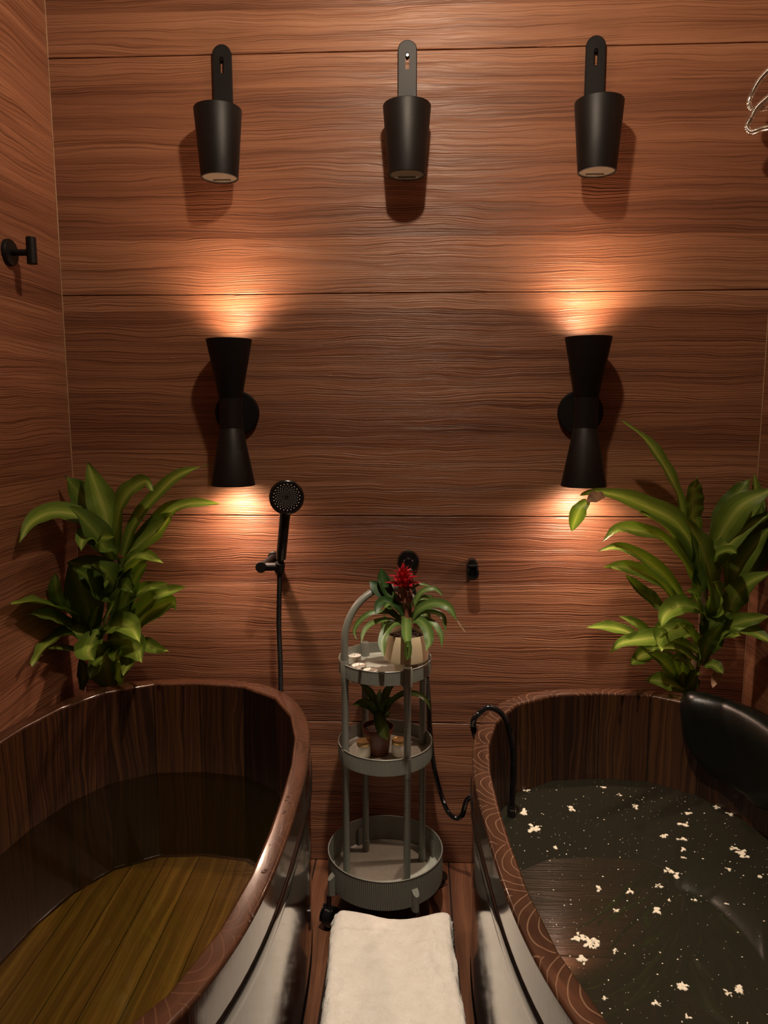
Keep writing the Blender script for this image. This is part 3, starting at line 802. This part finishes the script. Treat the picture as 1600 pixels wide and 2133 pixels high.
# handle arch from front-left pole to back-right pole
A = Vector((tcx+math.cos(poles['FL'])*RP, tcy+math.sin(poles['FL'])*RP, 0)); B = Vector((tcx+math.cos(poles['BR'])*RP, tcy+math.sin(poles['BR'])*RP, 0))
hp_ = []
for i in range(41):
    t = math.pi*i/40
    c = (1-math.cos(t))/2
    hp_.append(A.lerp(B, c)+Vector((0,0,.752+.124*math.sin(t))))
mb = MB(); mb.tube([A+Vector((0,0,.700)), A+Vector((0,0,.73))]+hp_+[B+Vector((0,0,.73)), B+Vector((0,0,.700))], .0092, 20)
build('handle', mb, M_grey, cart, smooth=60)
for k, a in poles.items():
    d = Vector((math.cos(a),math.sin(a),0)); c = Vector((tcx,tcy,0))+d*.166
    mb = MB(); mb.lathe([(.006,.046),(.006,.087)], (c.x,c.y,0), n=16, caps=True)
    s_ = Vector((-d.y,d.x,0)) if k != 'FL' else Vector((.9,-.4,0)).normalized()
    f_ = Vector((s_.y,-s_.x,0))
    for sg in (-1,1):
        cc = c+s_*.0135*sg
        ring = [(math.cos(t_)*.024, .030+math.sin(t_)*.024) for t_ in [math.pi*i/10 for i in range(-1,12)]]
        ring += [(-.010,.026),(.010,.026)]
        mb.loft([[cc+s_*.0015*q+f_*a_+Vector((0,0,b_)) for a_, b_ in ring] for q in (-1,1)], True, True)
    mb.tube([c+s_*-.015+Vector((0,0,.056)), c+s_*.015+Vector((0,0,.056))], .004, 10)
    ca = build('castor', mb, M_blackgl, cart, smooth=30)
    mb = MB(); mb.lathe([(.001,-.011),(.022,-.011),(.0255,-.008),(.0255,.008),(.022,.011),(.001,.011)], c+Vector((0,0,.026)), s_, 36); build('wheel', mb, M_blackgl, ca, smooth=40)
    mb = MB(); mb.tube([c+s_*-.0165+Vector((0,0,.054))+d*.006, c+s_*.0165+Vector((0,0,.054))+d*.006], .0007, 6); build('axle_pin', mb, M_chrome, ca)

# tealights
def tealight(px, py):
    P = at_z(px, py, .6655)
    T = thing('tealight', 'tealight', 'candle', (P.x,P.y,.6655), 'tealights on the top tray')
    mb = MB(); mb.lathe([(.001,0),(.0180,0),(.0185,.001),(.0190,.0135),(.0196,.0142),(.0188,.0146),(.0182,.0136),(.0180,.012)], (P.x,P.y,.6655), n=40); build('cup', mb, M_foil, T, smooth=40)
    mb = MB(); mb.lathe([(.0182,.0125),(.0175,.0130),(.004,.0122),(.001,.0120)], (P.x,P.y,.6655), n=32)
    build('wax', mb, M_wax, T, smooth=40)
    mb = MB(); mb.tube([(P.x,P.y,.6775),(P.x+.0005,P.y,.6815),(P.x+.0015,P.y,.6845)], .0006, 6); build('wick', mb, M_wick, T)
    return T
t0 = tealight(738, 1375); t0['label'] = 'white tealight in metal cup on the top tray, farthest back of three'
for (px, py), lb in (((748,1396), 'white tealight in metal cup on the top tray, middle one of three'), ((772,1406), 'white tealight nearest the front rim of the top tray, mostly hidden by it')):
    P = at_z(px, py, .6655)
    copy_thing(t0, (P.x, P.y, .6655), lb)

# ------------------------------------------------------------------ leaves
def leaf(mb, P, width, nrm, fold=.22, n=18, mi=0, prof=None, wave=0.0, seed=0.0):
    """strap leaf along the points; nrm = direction its face looks at"""
    sp = spline(P, n); rows = []
    Lt = sum((sp[i+1]-sp[i]).length for i in range(n))
    for i, p in enumerate(sp):
        t = i/n
        tg = (sp[min(i+1,n)]-sp[max(i-1,0)]).normalized()
        side = tg.cross(nrm)
        if side.length < .05: side = tg.cross(Vector((0,0,1)))
        side.normalize(); nn = side.cross(tg).normalized()
        if nn.dot(nrm) < 0: nn = -nn
        if prof == 'strap': wv = min(1, .72+.9*t)*(1-max(0,(t-.62)/.38)**2.0)
        elif prof == 'bract': wv = math.sin(math.pi*min(1,.22+.78*t))**.9
        else: wv = (.38+.62*min(1, t/.38)**.8)*(1-max(0,(t-.45)/.55)**1.9)
        hw = max(width*.5*wv, .0004)
        wob = wave*width*mnoise.noise(Vector((t*5.5, seed, 0)))
        row = []
        for q in (-1,-.55,0,.55,1):
            lift = fold*abs(q)*hw + (wob*(1 if q > 0 else -1)*abs(q))
            row.append(p + side*(q*hw) + nn*lift)
        rows.append(row)
    V = [p for r in rows for p in r]; F = []; U = []
    for i in range(n):
        for q in range(4):
            F.append((i*5+q, i*5+q+1, i*5+q+6, i*5+q+5))
            U.append([(q/4, i/n*Lt*6), ((q+1)/4, i/n*Lt*6), ((q+1)/4, (i+1)/n*Lt*6), (q/4, (i+1)/n*Lt*6)])
    mb.add(V, F, U, mi)
TOCAM = Vector((0,-1,.35)).normalized()
def leafset(mb, data, fx, fy, yb, k=.56, prof=None):
    """data rows: [(px,py)...], width px, material slot, forward reach of the tip in metres"""
    for i, (pts, wpx, mi, fwd) in enumerate(data):
        P = []
        m_ = len(pts)
        for j, (a, b) in enumerate(pts):
            t = j/(m_-1)
            P.append(at(fx(a), fy(b), yb - fwd*t**1.2))
        mid = P[len(P)//2]; mpp = (mid-CAM_LOC).length/FPX
        d = (P[-1]-P[0]); side = Vector((d.x,0,0)).normalized() if abs(d.x) > 1e-4 else Vector((1,0,0))
        nr = (TOCAM + Vector((0,0,.55)) - side*.25 + Vector((.35*math.sin(i*2.4),0,.3*math.cos(i*1.7)))).normalized()
        leaf(mb, P, wpx*k*mpp*1.08, nr, .26, 20, mi, prof, .16, i*3.1)
# --- left plant
fx = lambda a: a/2.286; fy = lambda b: 650+b/2.286
upper = [
 ([(540,1150),(500,960),(455,830),(418,712)],100,0,.02), ([(530,1130),(470,1000),(390,880),(308,780)],118,1,-.02), ([(550,1150),(575,930),(640,835),(700,808),(722,850)],92,0,.06),
 ([(585,1160),(640,1010),(740,880),(850,780),(985,728)],62,0,.04), ([(595,1170),(690,1080),(790,965),(900,915),(1048,913)],74,0,.03), ([(610,1150),(700,1075),(780,1010),(822,955)],100,0,.06),
 ([(520,1100),(450,1010),(360,965),(250,955),(150,1000),(92,1095)],74,0,.12), ([(535,1160),(480,1080),(400,990),(332,925)],92,1,.10), ([(545,1185),(480,1090),(420,1062),(390,1090),(385,1135)],66,0,.12),
 ([(545,1190),(500,1120),(480,1080),(545,1072)],60,0,.14)]
middle = [
 ([(545,1310),(600,1200),(680,1155),(780,1197)],58,0,.08), ([(545,1330),(610,1240),(660,1190),(715,1172)],86,0,.06), ([(545,1330),(480,1260),(400,1215),(322,1190)],110,1,.06),
 ([(545,1370),(480,1330),(420,1270),(355,1215)],84,1,.12), ([(560,1420),(640,1350),(720,1312),(802,1294)],58,0,.10), ([(590,1470),(610,1380),(640,1280),(700,1190)],92,1,.04),
 ([(555,1350),(590,1300),(628,1335)],50,1,.14), ([(430,1540),(420,1420),(380,1300),(330,1190)],118,1,.02), ([(545,1400),(540,1300),(500,1230),(440,1200)],90,1,.1),
 ([(300,1420),(270,1330),(265,1240)],60,1,-.02), ([(530,1330),(560,1230),(600,1180)],80,1,.02)]
lower = [
 ([(430,1535),(350,1450),(250,1400),(150,1382),(52,1388)],84,0,.14), ([(420,1540),(330,1490),(240,1450),(140,1440)],64,1,.06), ([(455,1560),(390,1530),(310,1535),(220,1590),(148,1682)],78,0,.16),
 ([(430,1545),(440,1480),(470,1400)],54,0,.06), ([(590,1500),(660,1430),(760,1350),(885,1308)],78,0,.08), ([(620,1530),(690,1450),(770,1400),(828,1385),(838,1420)],84,0,.10),
 ([(570,1500),(590,1400),(630,1270)],96,0,.04), ([(490,1530),(510,1460),(548,1375)],80,0,.10), ([(470,1530),(540,1490),(620,1500),(662,1570)],92,0,.20),
 ([(510,1560),(600,1570),(660,1610),(672,1668)],96,0,.20), ([(600,1560),(690,1580),(740,1600),(802,1616)],48,0,.12), ([(475,1500),(440,1560),(420,1620),(445,1660)],84,0,.18),
 ([(540,1560),(550,1620),(568,1668)],44,0,.14), ([(610,1570),(620,1660),(585,1730)],60,0,.08), ([(430,1640),(340,1605),(230,1600)],26,1,.06), ([(520,1600),(490,1640),(480,1680)],70,0,.16),
 ([(520,1780),(515,1700),(480,1620),(450,1560)],130,0,.05), ([(560,1770),(570,1700),(620,1620),(650,1570)],95,0,.04), ([(390,1800),(400,1720),(380,1640)],40,1,0)]
base_xy = (at(228,1424,-.085).x, -.072)
PL = thing('leafy_corner_plant', 'tall green strap leaved plant in the left corner behind the left tub', 'plant', (base_xy[0], base_xy[1], 0))
def pot(T, x, y, r, h, mat, name='pot'):
    mb = MB(); mb.lathe([(.001,0),(r*.8,0),(r*.82,.004),(r*.98,h-.012),(r*1.02,h-.010),(r*1.02,h),(r*.96,h),(r*.93,h-.02),(r*.90,h-.022)], (x,y,0), n=48); p = build(name, mb, mat, T, smooth=35)
    mb = MB(); mb.lathe([(r*.93,h-.02),(r*.5,h-.016),(.001,h-.014)], (x,y,0), n=32); build('soil', mb, M_soil, T)
pot(PL, base_xy[0], base_xy[1], .058, .30, M_rubber)
mb = MB(); mb.tube(spline([(base_xy[0],base_xy[1],.28), at(225,1424,-.075), at(232,1330,-.080), at(238,1250,-.085), at(240,1165,-.09)], 24), 1, 12, rfun=lambda t: .014-.006*t); build('stem', mb, M_bark, PL, smooth=60)
for dat in (upper, middle, lower):
    mb = MB(); leafset(mb, dat, fx, fy, -.085); build('foliage', mb, [M_leafA, M_leafB], PL, smooth=60)
# --- right plant
gx = lambda a: 1000+a/2.667; gy = lambda b: 650+b/2.667
upR = [
 ([(1135,1160),(1100,1010),(1020,850),(920,710),(790,602)],78,0,.02), ([(1205,1240),(1180,1120),(1180,1010),(1205,912)],122,0,.02),
 ([(1240,1500),(1180,1310),(1090,1170),(950,1090),(800,1030),(650,1000),(560,1012)],104,0,.10),
 ([(1230,1500),(1150,1360),(1060,1230),(980,1160),(890,1108)],70,0,.08), ([(1200,1500),(1110,1360),(1000,1250),(880,1215),(760,1205),(683,1275)],98,0,.12),
 ([(1130,1620),(1060,1500),(960,1410),(860,1340),(760,1305),(655,1328)],82,0,.12), ([(1090,1610),(1000,1500),(880,1440),(780,1415),(690,1415)],84,0,.14),
 ([(1060,1670),(980,1620),(890,1550),(808,1460)],92,1,.06), ([(1285,1690),(1280,1480),(1220,1290),(1145,1150)],150,0,.10), ([(1290,1340),(1360,1200),(1460,1070),(1640,980)],110,0,.06),
 ([(1310,1300),(1360,1150),(1430,1020),(1505,920)],104,1,.0), ([(1390,1520),(1410,1360),(1470,1180),(1530,1040),(1525,900)],120,0,-.02), ([(1270,1400),(1330,1340),(1390,1325),(1425,1345)],56,0,.12),
 ([(1390,1540),(1450,1400),(1530,1290),(1620,1190)],84,0,.04), ([(1370,1710),(1410,1600),(1490,1510),(1640,1440)],96,0,.08), ([(1480,1550),(1520,1380),(1550,1220),(1570,1060)],100,1,-.02),
 ([(1290,1690),(1330,1640),(1330,1560),(1300,1500)],110,0,.10), ([(1190,1600),(1220,1480),(1200,1330),(1170,1230)],90,1,.02), ([(1480,1300),(1540,1180),(1640,1110)],70,1,.05), ([(1260,1500),(1290,1400),(1380,1290),(1480,1200),(1600,1130)],80,0,.05)]
loR = [
 ([(1270,1700),(1210,1650),(1110,1630),(1030,1680),(1000,1760)],96,0,.18), ([(1190,1760),(1110,1750),(1030,1770),(985,1830),(1015,1880)],100,0,.18), ([(1180,1790),(1100,1800),(1040,1790),(990,1745)],40,0,.12),
 ([(1235,1900),(1120,1840),(1000,1810),(880,1820),(780,1840),(718,1895)],84,0,.18), ([(1000,1850),(900,1820),(800,1770),(700,1750),(588,1752)],74,0,.14), ([(990,1800),(930,1780),(860,1730),(770,1688)],60,0,.10),
 ([(1010,1840),(940,1880),(880,1920),(832,1960)],72,0,.16), ([(1240,1960),(1170,1910),(1080,1870),(950,1862)],60,0,.14), ([(1225,1960),(1210,1860),(1170,1790),(1125,1740)],92,0,.10), ([(1235,1960),(1260,1850),(1310,1780),(1345,1738)],66,0,.10),
 ([(1270,1800),(1360,1760),(1460,1720),(1620,1690)],78,0,.12), ([(1300,1810),(1400,1770),(1500,1770),(1640,1850)],88,0,.14), ([(1290,1850),(1370,1800),(1450,1800)],50,0,.14), ([(1110,2060),(1060,1990),(1000,1930),(930,1890)],66,0,.10),
 ([(1140,2100),(1070,2070),(1000,2050),(920,2040)],84,0,.14), ([(1110,2070),(1090,1980),(1050,1920),(1000,1870)],66,0,.06), ([(1190,2010),(1150,1950),(1110,1920),(1060,1932)],56,0,.12), ([(1130,2080),(1120,1960),(1110,1880)],72,0,.08),
 ([(1230,1750),(1230,1690),(1190,1570),(1150,1550)],60,0,.12), ([(1260,1900),(1300,1850),(1360,1790),(1420,1770)],60,0,.08), ([(1130,2100),(1180,2060),(1200,2010),(1225,2010)],60,0,.06), ([(1250,1840),(1280,1750),(1340,1700),(1400,1660)],80,1,.06)]
bx_ = at(1437,1432,-.07).x
PR = thing('leafy_corner_plant', 'tall green strap leaved plant with one brown patched leaf behind the right tub', 'plant', (bx_, -.058, 0))
pot(PR, bx_, -.058, .046, .30, M_rubber)
mb = MB(); mb.tube(spline([(bx_,-.058,.28), at(1440,1432,-.065), at(1462,1330,-.07), at(1466,1230,-.07), at(1474,1110,-.06)], 26), 1, 12, rfun=lambda t: .016-.007*t)
mb.tube(spline([(bx_-.01,-.058,.28), at(1425,1440,-.065), at(1415,1360,-.07)], 12), 1, 10, rfun=lambda t: .010-.003*t); build('stem', mb, M_bark, PR, smooth=60)
for dat in (upR, loR):
    mb = MB(); leafset(mb, dat, gx, gy, -.075, .43); build('foliage', mb, [M_leafA, M_leafB], PR, smooth=60)
# hanging, partly brown leaf tip
mb = MB()
leafset(mb, [([(690,1018),(640,1030),(592,1058)],44,1,.01)], gx, gy, -.175); leafset(mb, [([(600,1050),(560,1090),(530,1150),(508,1220)],54,0,.01)], gx, gy, -.178)
o = build('bent_leaf_tip', mb, [M_leafA, M_brownp], PR, smooth=60); o['label'] = 'bright green leaf tip hanging from a brown patch'
mb = MB(); leafset(mb, [([(1250,1960),(1300,1965),(1352,2010)],42,0,.06)], gx, gy, -.10); o = build('yellow_leaf', mb, M_leafA, PR, smooth=60)
mb = MB(); leafset(mb, [([(1345,1990),(1310,2030),(1290,2090)],26,0,.04)], gx, gy, -.10); o = build('dry_leaf', mb, M_dry, PR, smooth=60); o['label'] = 'dry pinkish brown leaf'

# ------------------------------------------------------------------ bromeliad with red flower in cream pot
qx = lambda a: 640+a/3.81; qy = lambda b: 1120+b/3.81
pc = Vector((-.0245, -.232, .6655))
PB = thing('flowering_bromeliad', 'potted bromeliad with red star flower in cream pot on the top tray', 'potted plant', pc)
mb = MB(); zb_ = .7030
mb.lathe([(.001,0),(.052,0),(.0555,.003),(.0562,.010),(.0530,.045),(.0488,.066),(.0478,.068),(.0466,.066),(.0475,.050),(.046,.048)], (pc.x,pc.y,zb_), n=64)
mb.lathe([(.001,-.0375),(.028,-.0375),(.030,-.033),(.030,.002)], (pc.x,pc.y,zb_), n=40); build('pot', mb, M_cream, PB, smooth=40)
mb = MB(); mb.lathe([(.046,.058),(.03,.061),(.001,.064)], (pc.x,pc.y,zb_), n=32)
for q in range(26):
    a = rnd.random()*6.28; d = rnd.random()*.04; mb.sphere((pc.x+math.cos(a)*d, pc.y+math.sin(a)*d, zb_+.061), .004+.003*rnd.random(), 7, 5, (1.5,.8,.6))
build('soil', mb, M_soil, PB)
G = [([(745,660),(680,600),(610,590),(500,600),(400,680),(372,760),(398,812)],42,0,.06), ([(745,680),(680,660),(600,655),(500,690),(445,760),(430,835)],46,0,.12),
 ([(755,690),(700,680),(640,720),(600,830),(612,950)],78,0,.12), ([(785,630),(785,680),(786,780),(798,868)],80,0,.16), ([(800,820),(803,880),(795,975)],56,0,.0), ([(840,650),(900,660),(955,730),(970,820),(945,900)],80,0,.10),
 ([(850,650),(940,650),(1010,690),(1060,770),(1068,870)],48,0,.06), ([(840,640),(920,590),(1010,590),(1080,640),(1098,745)],50,0,.04), ([(830,640),(900,560),(1010,520),(1120,550),(1190,660)],72,0,.06),
 ([(815,610),(850,520),(910,430),(1000,405),(1050,430),(1078,470)],46,0,.0), ([(765,620),(700,540),(620,505),(565,540),(545,610)],84,1,.08), ([(775,610),(740,540),(700,470),(680,420)],54,0,.0),
 ([(700,520),(640,470),(560,400),(495,345)],115,1,-.02), ([(690,500),(640,430),(600,330),(588,240)],100,1,-.02), ([(830,600),(870,520),(950,480),(1040,520)],58,0,-.03), ([(820,420),(850,390),(910,370),(990,388)],24,0,-.01),
 ([(760,620),(690,560),(650,530),(610,560)],40,0,.1), ([(850,640),(920,600),(960,620),(960,680)],40,0,-.03), ([(820,610),(800,520),(800,440)],50,0,-.03), ([(745,640),(700,620),(640,560),(620,500)],60,0,.02), ([(620,620),(600,700),(610,750)],30,0,.0)]
mb = MB()
for i, (pts, wpx, mi, fwd) in enumerate(G):
    y0 = -.232 if i != 4 else -.385
    P = [at(qx(a), qy(b), y0-fwd*(j/(len(pts)-1))) for j, (a, b) in enumerate(pts)]
    mpp = (P[0]-CAM_LOC).length/FPX
    leaf(mb, P, wpx/3.81*mpp, (TOCAM+Vector((0,0,.5+.3*math.sin(i*2.1)))+Vector((.3*math.cos(i*1.9),0,0))).normalized(), .30, 18, mi, 'strap', .05, i)
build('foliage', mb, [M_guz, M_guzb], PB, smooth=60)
mb = MB(); P = [at(qx(a), qy(b), -.285) for a, b in ((1190,655),(1215,690),(1245,735),(1268,756))]; leaf(mb, P, .0045, TOCAM, .3, 8, 0, 'bract'); o = build('dry_leaf_tip', mb, M_dry, PB); o['label'] = 'brown curled leaf tip'
fb = at(qx(790), qy(600), -.232); fc = at(qx(762), qy(385), -.232)
mb = MB(); mb.tube(spline([pc+Vector((0,0,.075)), fb, fb.lerp(fc,.5), fc], 14), 1, 12, rfun=lambda t: .0065+.004*t)
build('flower_stalk', mb, M_stalkred, PB, smooth=60)
mb = MB(); mbg = MB()
for q in range(9):
    a = q*2.4; z = .0+q*.006; b_ = fb.lerp(fc,.05+q*.10)
    d = Vector((math.cos(a), math.sin(a), 0)); leaf(mbg, [b_+d*.004, b_+d*.014+Vector((0,0,.012)), b_+d*.013+Vector((0,0,.032))], .018, (-d+Vector((0,-.2,.3))).normalized()*-1, .5, 8, 0, 'bract')
build('stalk_bracts', mbg, M_stalkred, PB, smooth=60)
for ringi, (cnt, rad, h0, tip, wd) in enumerate([(6,.043,.006,.018,.021),(6,.036,.012,.032,.021),(5,.026,.018,.042,.019),(5,.016,.022,.050,.016),(3,.006,.024,.056,.013)]):
    for k in range(cnt):
        a = 2*math.pi*(k+.5*(ringi%2))/cnt + ringi*.4
        d = Vector((math.cos(a), math.sin(a), 0)); b_ = fc+Vector((0,0,-.008+ringi*.003))
        P = [b_+d*.004, b_+d*rad*.45+Vector((0,0,h0+tip*.35)), b_+d*rad*.9+Vector((0,0,h0+tip*.55)), b_+d*rad*1.08+Vector((0,0,h0+tip*.62))]
        if ringi > 2: P = [b_+d*.003, b_+d*rad*.6+Vector((0,0,h0*.5+tip*.5)), b_+d*rad+Vector((0,0,tip))]
        leaf(mb, P, wd, (Vector((0,0,1))-d*.5).normalized(), .45, 10, 0, 'bract')
build('red_flower', mb, M_red, PB, smooth=60)

# ------------------------------------------------------------------ small bromeliad in brown pot on the middle tray
pc = Vector((-.0985, -.196, .4348)); h2 = .074
PS = thing('potted_bromeliad', 'small bromeliad without flower in brown pot on the middle tray', 'potted plant', pc)
mb = MB(); mb.lathe([(.001,0),(.0275,0),(.0285,.002),(.0345,.056),(.0395,.058),(.0415,h2-.002),(.0408,h2),(.0392,h2-.001),(.0375,h2-.012),(.037,h2-.014)], pc, n=56); build('pot', mb, M_terra, PS, smooth=35)
mb = MB(); mb.lathe([(.0376,h2-.013),(.02,h2-.008),(.001,h2-.006)], pc, n=32)
for q in range(26):
    a = rnd.random()*6.28; d = rnd.random()*.032; mb.sphere((pc.x+math.cos(a)*d, pc.y+math.sin(a)*d, pc.z+h2-.009), .003+.003*rnd.random(), 7, 5, (1.4,.8,.6))
build('soil', mb, M_soil, PS)
S = [([(565,1420),(540,1330),(495,1230),(415,1152)],66,0,.02), ([(560,1400),(500,1340),(430,1320),(360,1330)],74,0,.05), ([(590,1400),(610,1290),(650,1200),(705,1155)],66,0,.0), ([(615,1360),(700,1270),(800,1230),(900,1255),(960,1310),(985,1390)],44,0,.02),
 ([(570,1360),(575,1440),(600,1530),(638,1608)],96,0,.07), ([(560,1390),(500,1320),(430,1278)],50,0,.07), ([(620,1400),(640,1360),(668,1335)],40,0,.03), ([(575,1400),(565,1290),(580,1200)],44,0,.02), ([(575,1400),(545,1290),(520,1240)],60,1,-.01), ([(600,1420),(600,1340),(640,1290),(680,1270)],44,0,.04), ([(600,1410),(625,1420),(650,1370)],36,0,.05)]
mb = MB()
for i, (pts, wpx, mi, fwd) in enumerate(S):
    P = [at(qx(a), qy(b), pc.y-fwd*(j/(len(pts)-1))) for j, (a, b) in enumerate(pts)]
    mpp = (P[0]-CAM_LOC).length/FPX
    leaf(mb, P, wpx/3.81*mpp, (TOCAM+Vector((.3*math.cos(i*1.9),0,.5))).normalized(), .30, 14, mi, 'strap', .05, i)
build('foliage', mb, [M_guz, M_guzb], PS, smooth=60)
mb = MB(); P = [at(qx(a), qy(b), pc.y+.02) for a, b in ((400,1148),(330,1132),(245,1146))]; leaf(mb, P, .008, TOCAM, .3, 8, 0, 'bract'); o = build('dry_leaf_tip', mb, M_dry, PS); o['label'] = 'orange brown leaf tip'

# jars
def jar(P):
    T = thing('cream_jar', 'jar', 'jar', P, 'gold lidded jars on the middle tray')
    mb = MB(); mb.lathe([(.001,.0),(.0165,.0),(.0178,.002),(.0180,.028),(.0165,.0325),(.0155,.034),(.0155,.036)], P, n=40); build('jar_body', mb, M_wax, T, smooth=40)
    mb = MB(); mb.lathe([(.0170,.0332),(.0182,.0338),(.0184,.0355),(.0180,.0415),(.0170,.0432),(.0135,.0432),(.0125,.0422),(.001,.0422)], P, n=40); build('lid', mb, M_gold, T, smooth=35)
    return T
j0 = jar(Vector((-.1345,-.2200,.4348))); j0['label'] = 'small white jar with gold lid on the middle tray, left one of the pair'
copy_thing(j0, (-.0440,-.2080,.4348), 'small white jar with gold lid on the middle tray, right one of the pair')

# ------------------------------------------------------------------ step stool with towel
SX0, SX1, SY0, SY1, SZ = -.158, .066, -.515, -.98, .186
T = thing('step_stool', 'dark grey step stool hidden under the white towel', 'stool', ((SX0+SX1)/2, (SY0+SY1)/2, 0))
mb = MB(); mb.box((SX0,SY1,SZ-.022),(SX1,SY0,SZ),.006); build('stool_top', mb, M_mat, T, smooth=30)
for sg, xa, xb in ((-1, SX0+.006, -.212), (1, SX1-.006, .106)):
    mb = MB(); w_ = .012*(-sg)
    yb0, yb1 = SY0+.115, SY1-.08
    q = lambda x, y, z: Vector((x, y, z))
    o_ = [q(xa,SY0-.01,SZ-.02), q(xa,SY1+.01,SZ-.02), q(xb,yb1,0), q(xb,yb0,0)]
    i_ = [p+Vector((w_,0,0)) for p in o_]
    mb.loft([o_, i_] if sg < 0 else [i_, o_], True, True); build('side_panel', mb, M_mat, T, smooth=0)
mb = MB()
NX, NY = 110, 190
hang = .085; r = .018
def drape(a, lo, hi):
    """position and drop of a cloth point a that runs over the edges lo and hi"""
    for e_, sg in ((lo, -1), (hi, 1)):
        d = (a-e_)*sg
        if d > 0:
            if d < math.pi*r/2: return e_+sg*r*math.sin(d/r), r-r*math.cos(d/r)
            return e_+sg*(r+.10*(d-math.pi*r/2)), r+(d-math.pi*r/2)*.99
    return a, 0.0
V = []
for j in range(NY+1):
    for i in range(NX+1):
        a = SX0-hang+(SX1-SX0+2*hang)*i/NX; b = SY0+.07-(SY0-SY1+.07+.08)*j/NY
        x, dx_ = drape(a, SX0, SX1); y, dy_ = drape(b, SY1, SY0)
        dz = max(dx_, dy_) if min(dx_,dy_) < 1e-6 else math.hypot(dx_, dy_)
        if dx_ > 0 and dy_ > 0:      # round the corners off
            k = .35*min(dx_, dy_, .03); x += k*(1 if x < 0 else -1); y -= k*(1 if y > -.7 else -1)
        dz = min(dz, .115)
        n = mnoise.noise(Vector((a*8,b*7,0)))*.007+mnoise.noise(Vector((a*22,b*18,3)))*.0045+mnoise.noise(Vector((a*55,b*55,7)))*.0022+mnoise.noise(Vector((a*180,b*180,1)))*.0016
        fold = .008*math.exp(-((a-.02-.22*(b+.66))/.020)**2)*math.exp(-((b+.62)/.12)**2) + .008*math.exp(-((b+.575-.18*(a+.12))/.012)**2)*math.exp(-((a+.11)/.06)**2) + .006*math.exp(-((b+.80+.35*(a+.05))/.016)**2)*math.exp(-((a+.03)/.09)**2)
        fl = 1.0 if dz < .004 else .4
        V.append(Vector((x + (n*1.0 if dx_ > .01 else 0)+.006*math.sin(b*13)+.03*(-.5-b)*(1 if a > 0 else 0), y + (n*1.6+.004*math.sin(a*22+1) if dy_ > .01 else 0), SZ+.016+n*fl+fold-dz+(-.009*math.sin((a+.10)*26)*(1 if b > SY0-.06 else max(0,1-(SY0-.06-b)/.10))))))
F = [(j*(NX+1)+i, (j+1)*(NX+1)+i, (j+1)*(NX+1)+i+1, j*(NX+1)+i+1) for j in range(NY) for i in range(NX)]
mb.add(V, F)
o = build('towel', mb, M_towel, smooth=80)
sm = o.modifiers.new('thickness', 'SOLIDIFY'); sm.thickness = .010; sm.offset = -1
tag(o, 'fluffy white towel draped over the low step stool between the two tubs', 'towel')
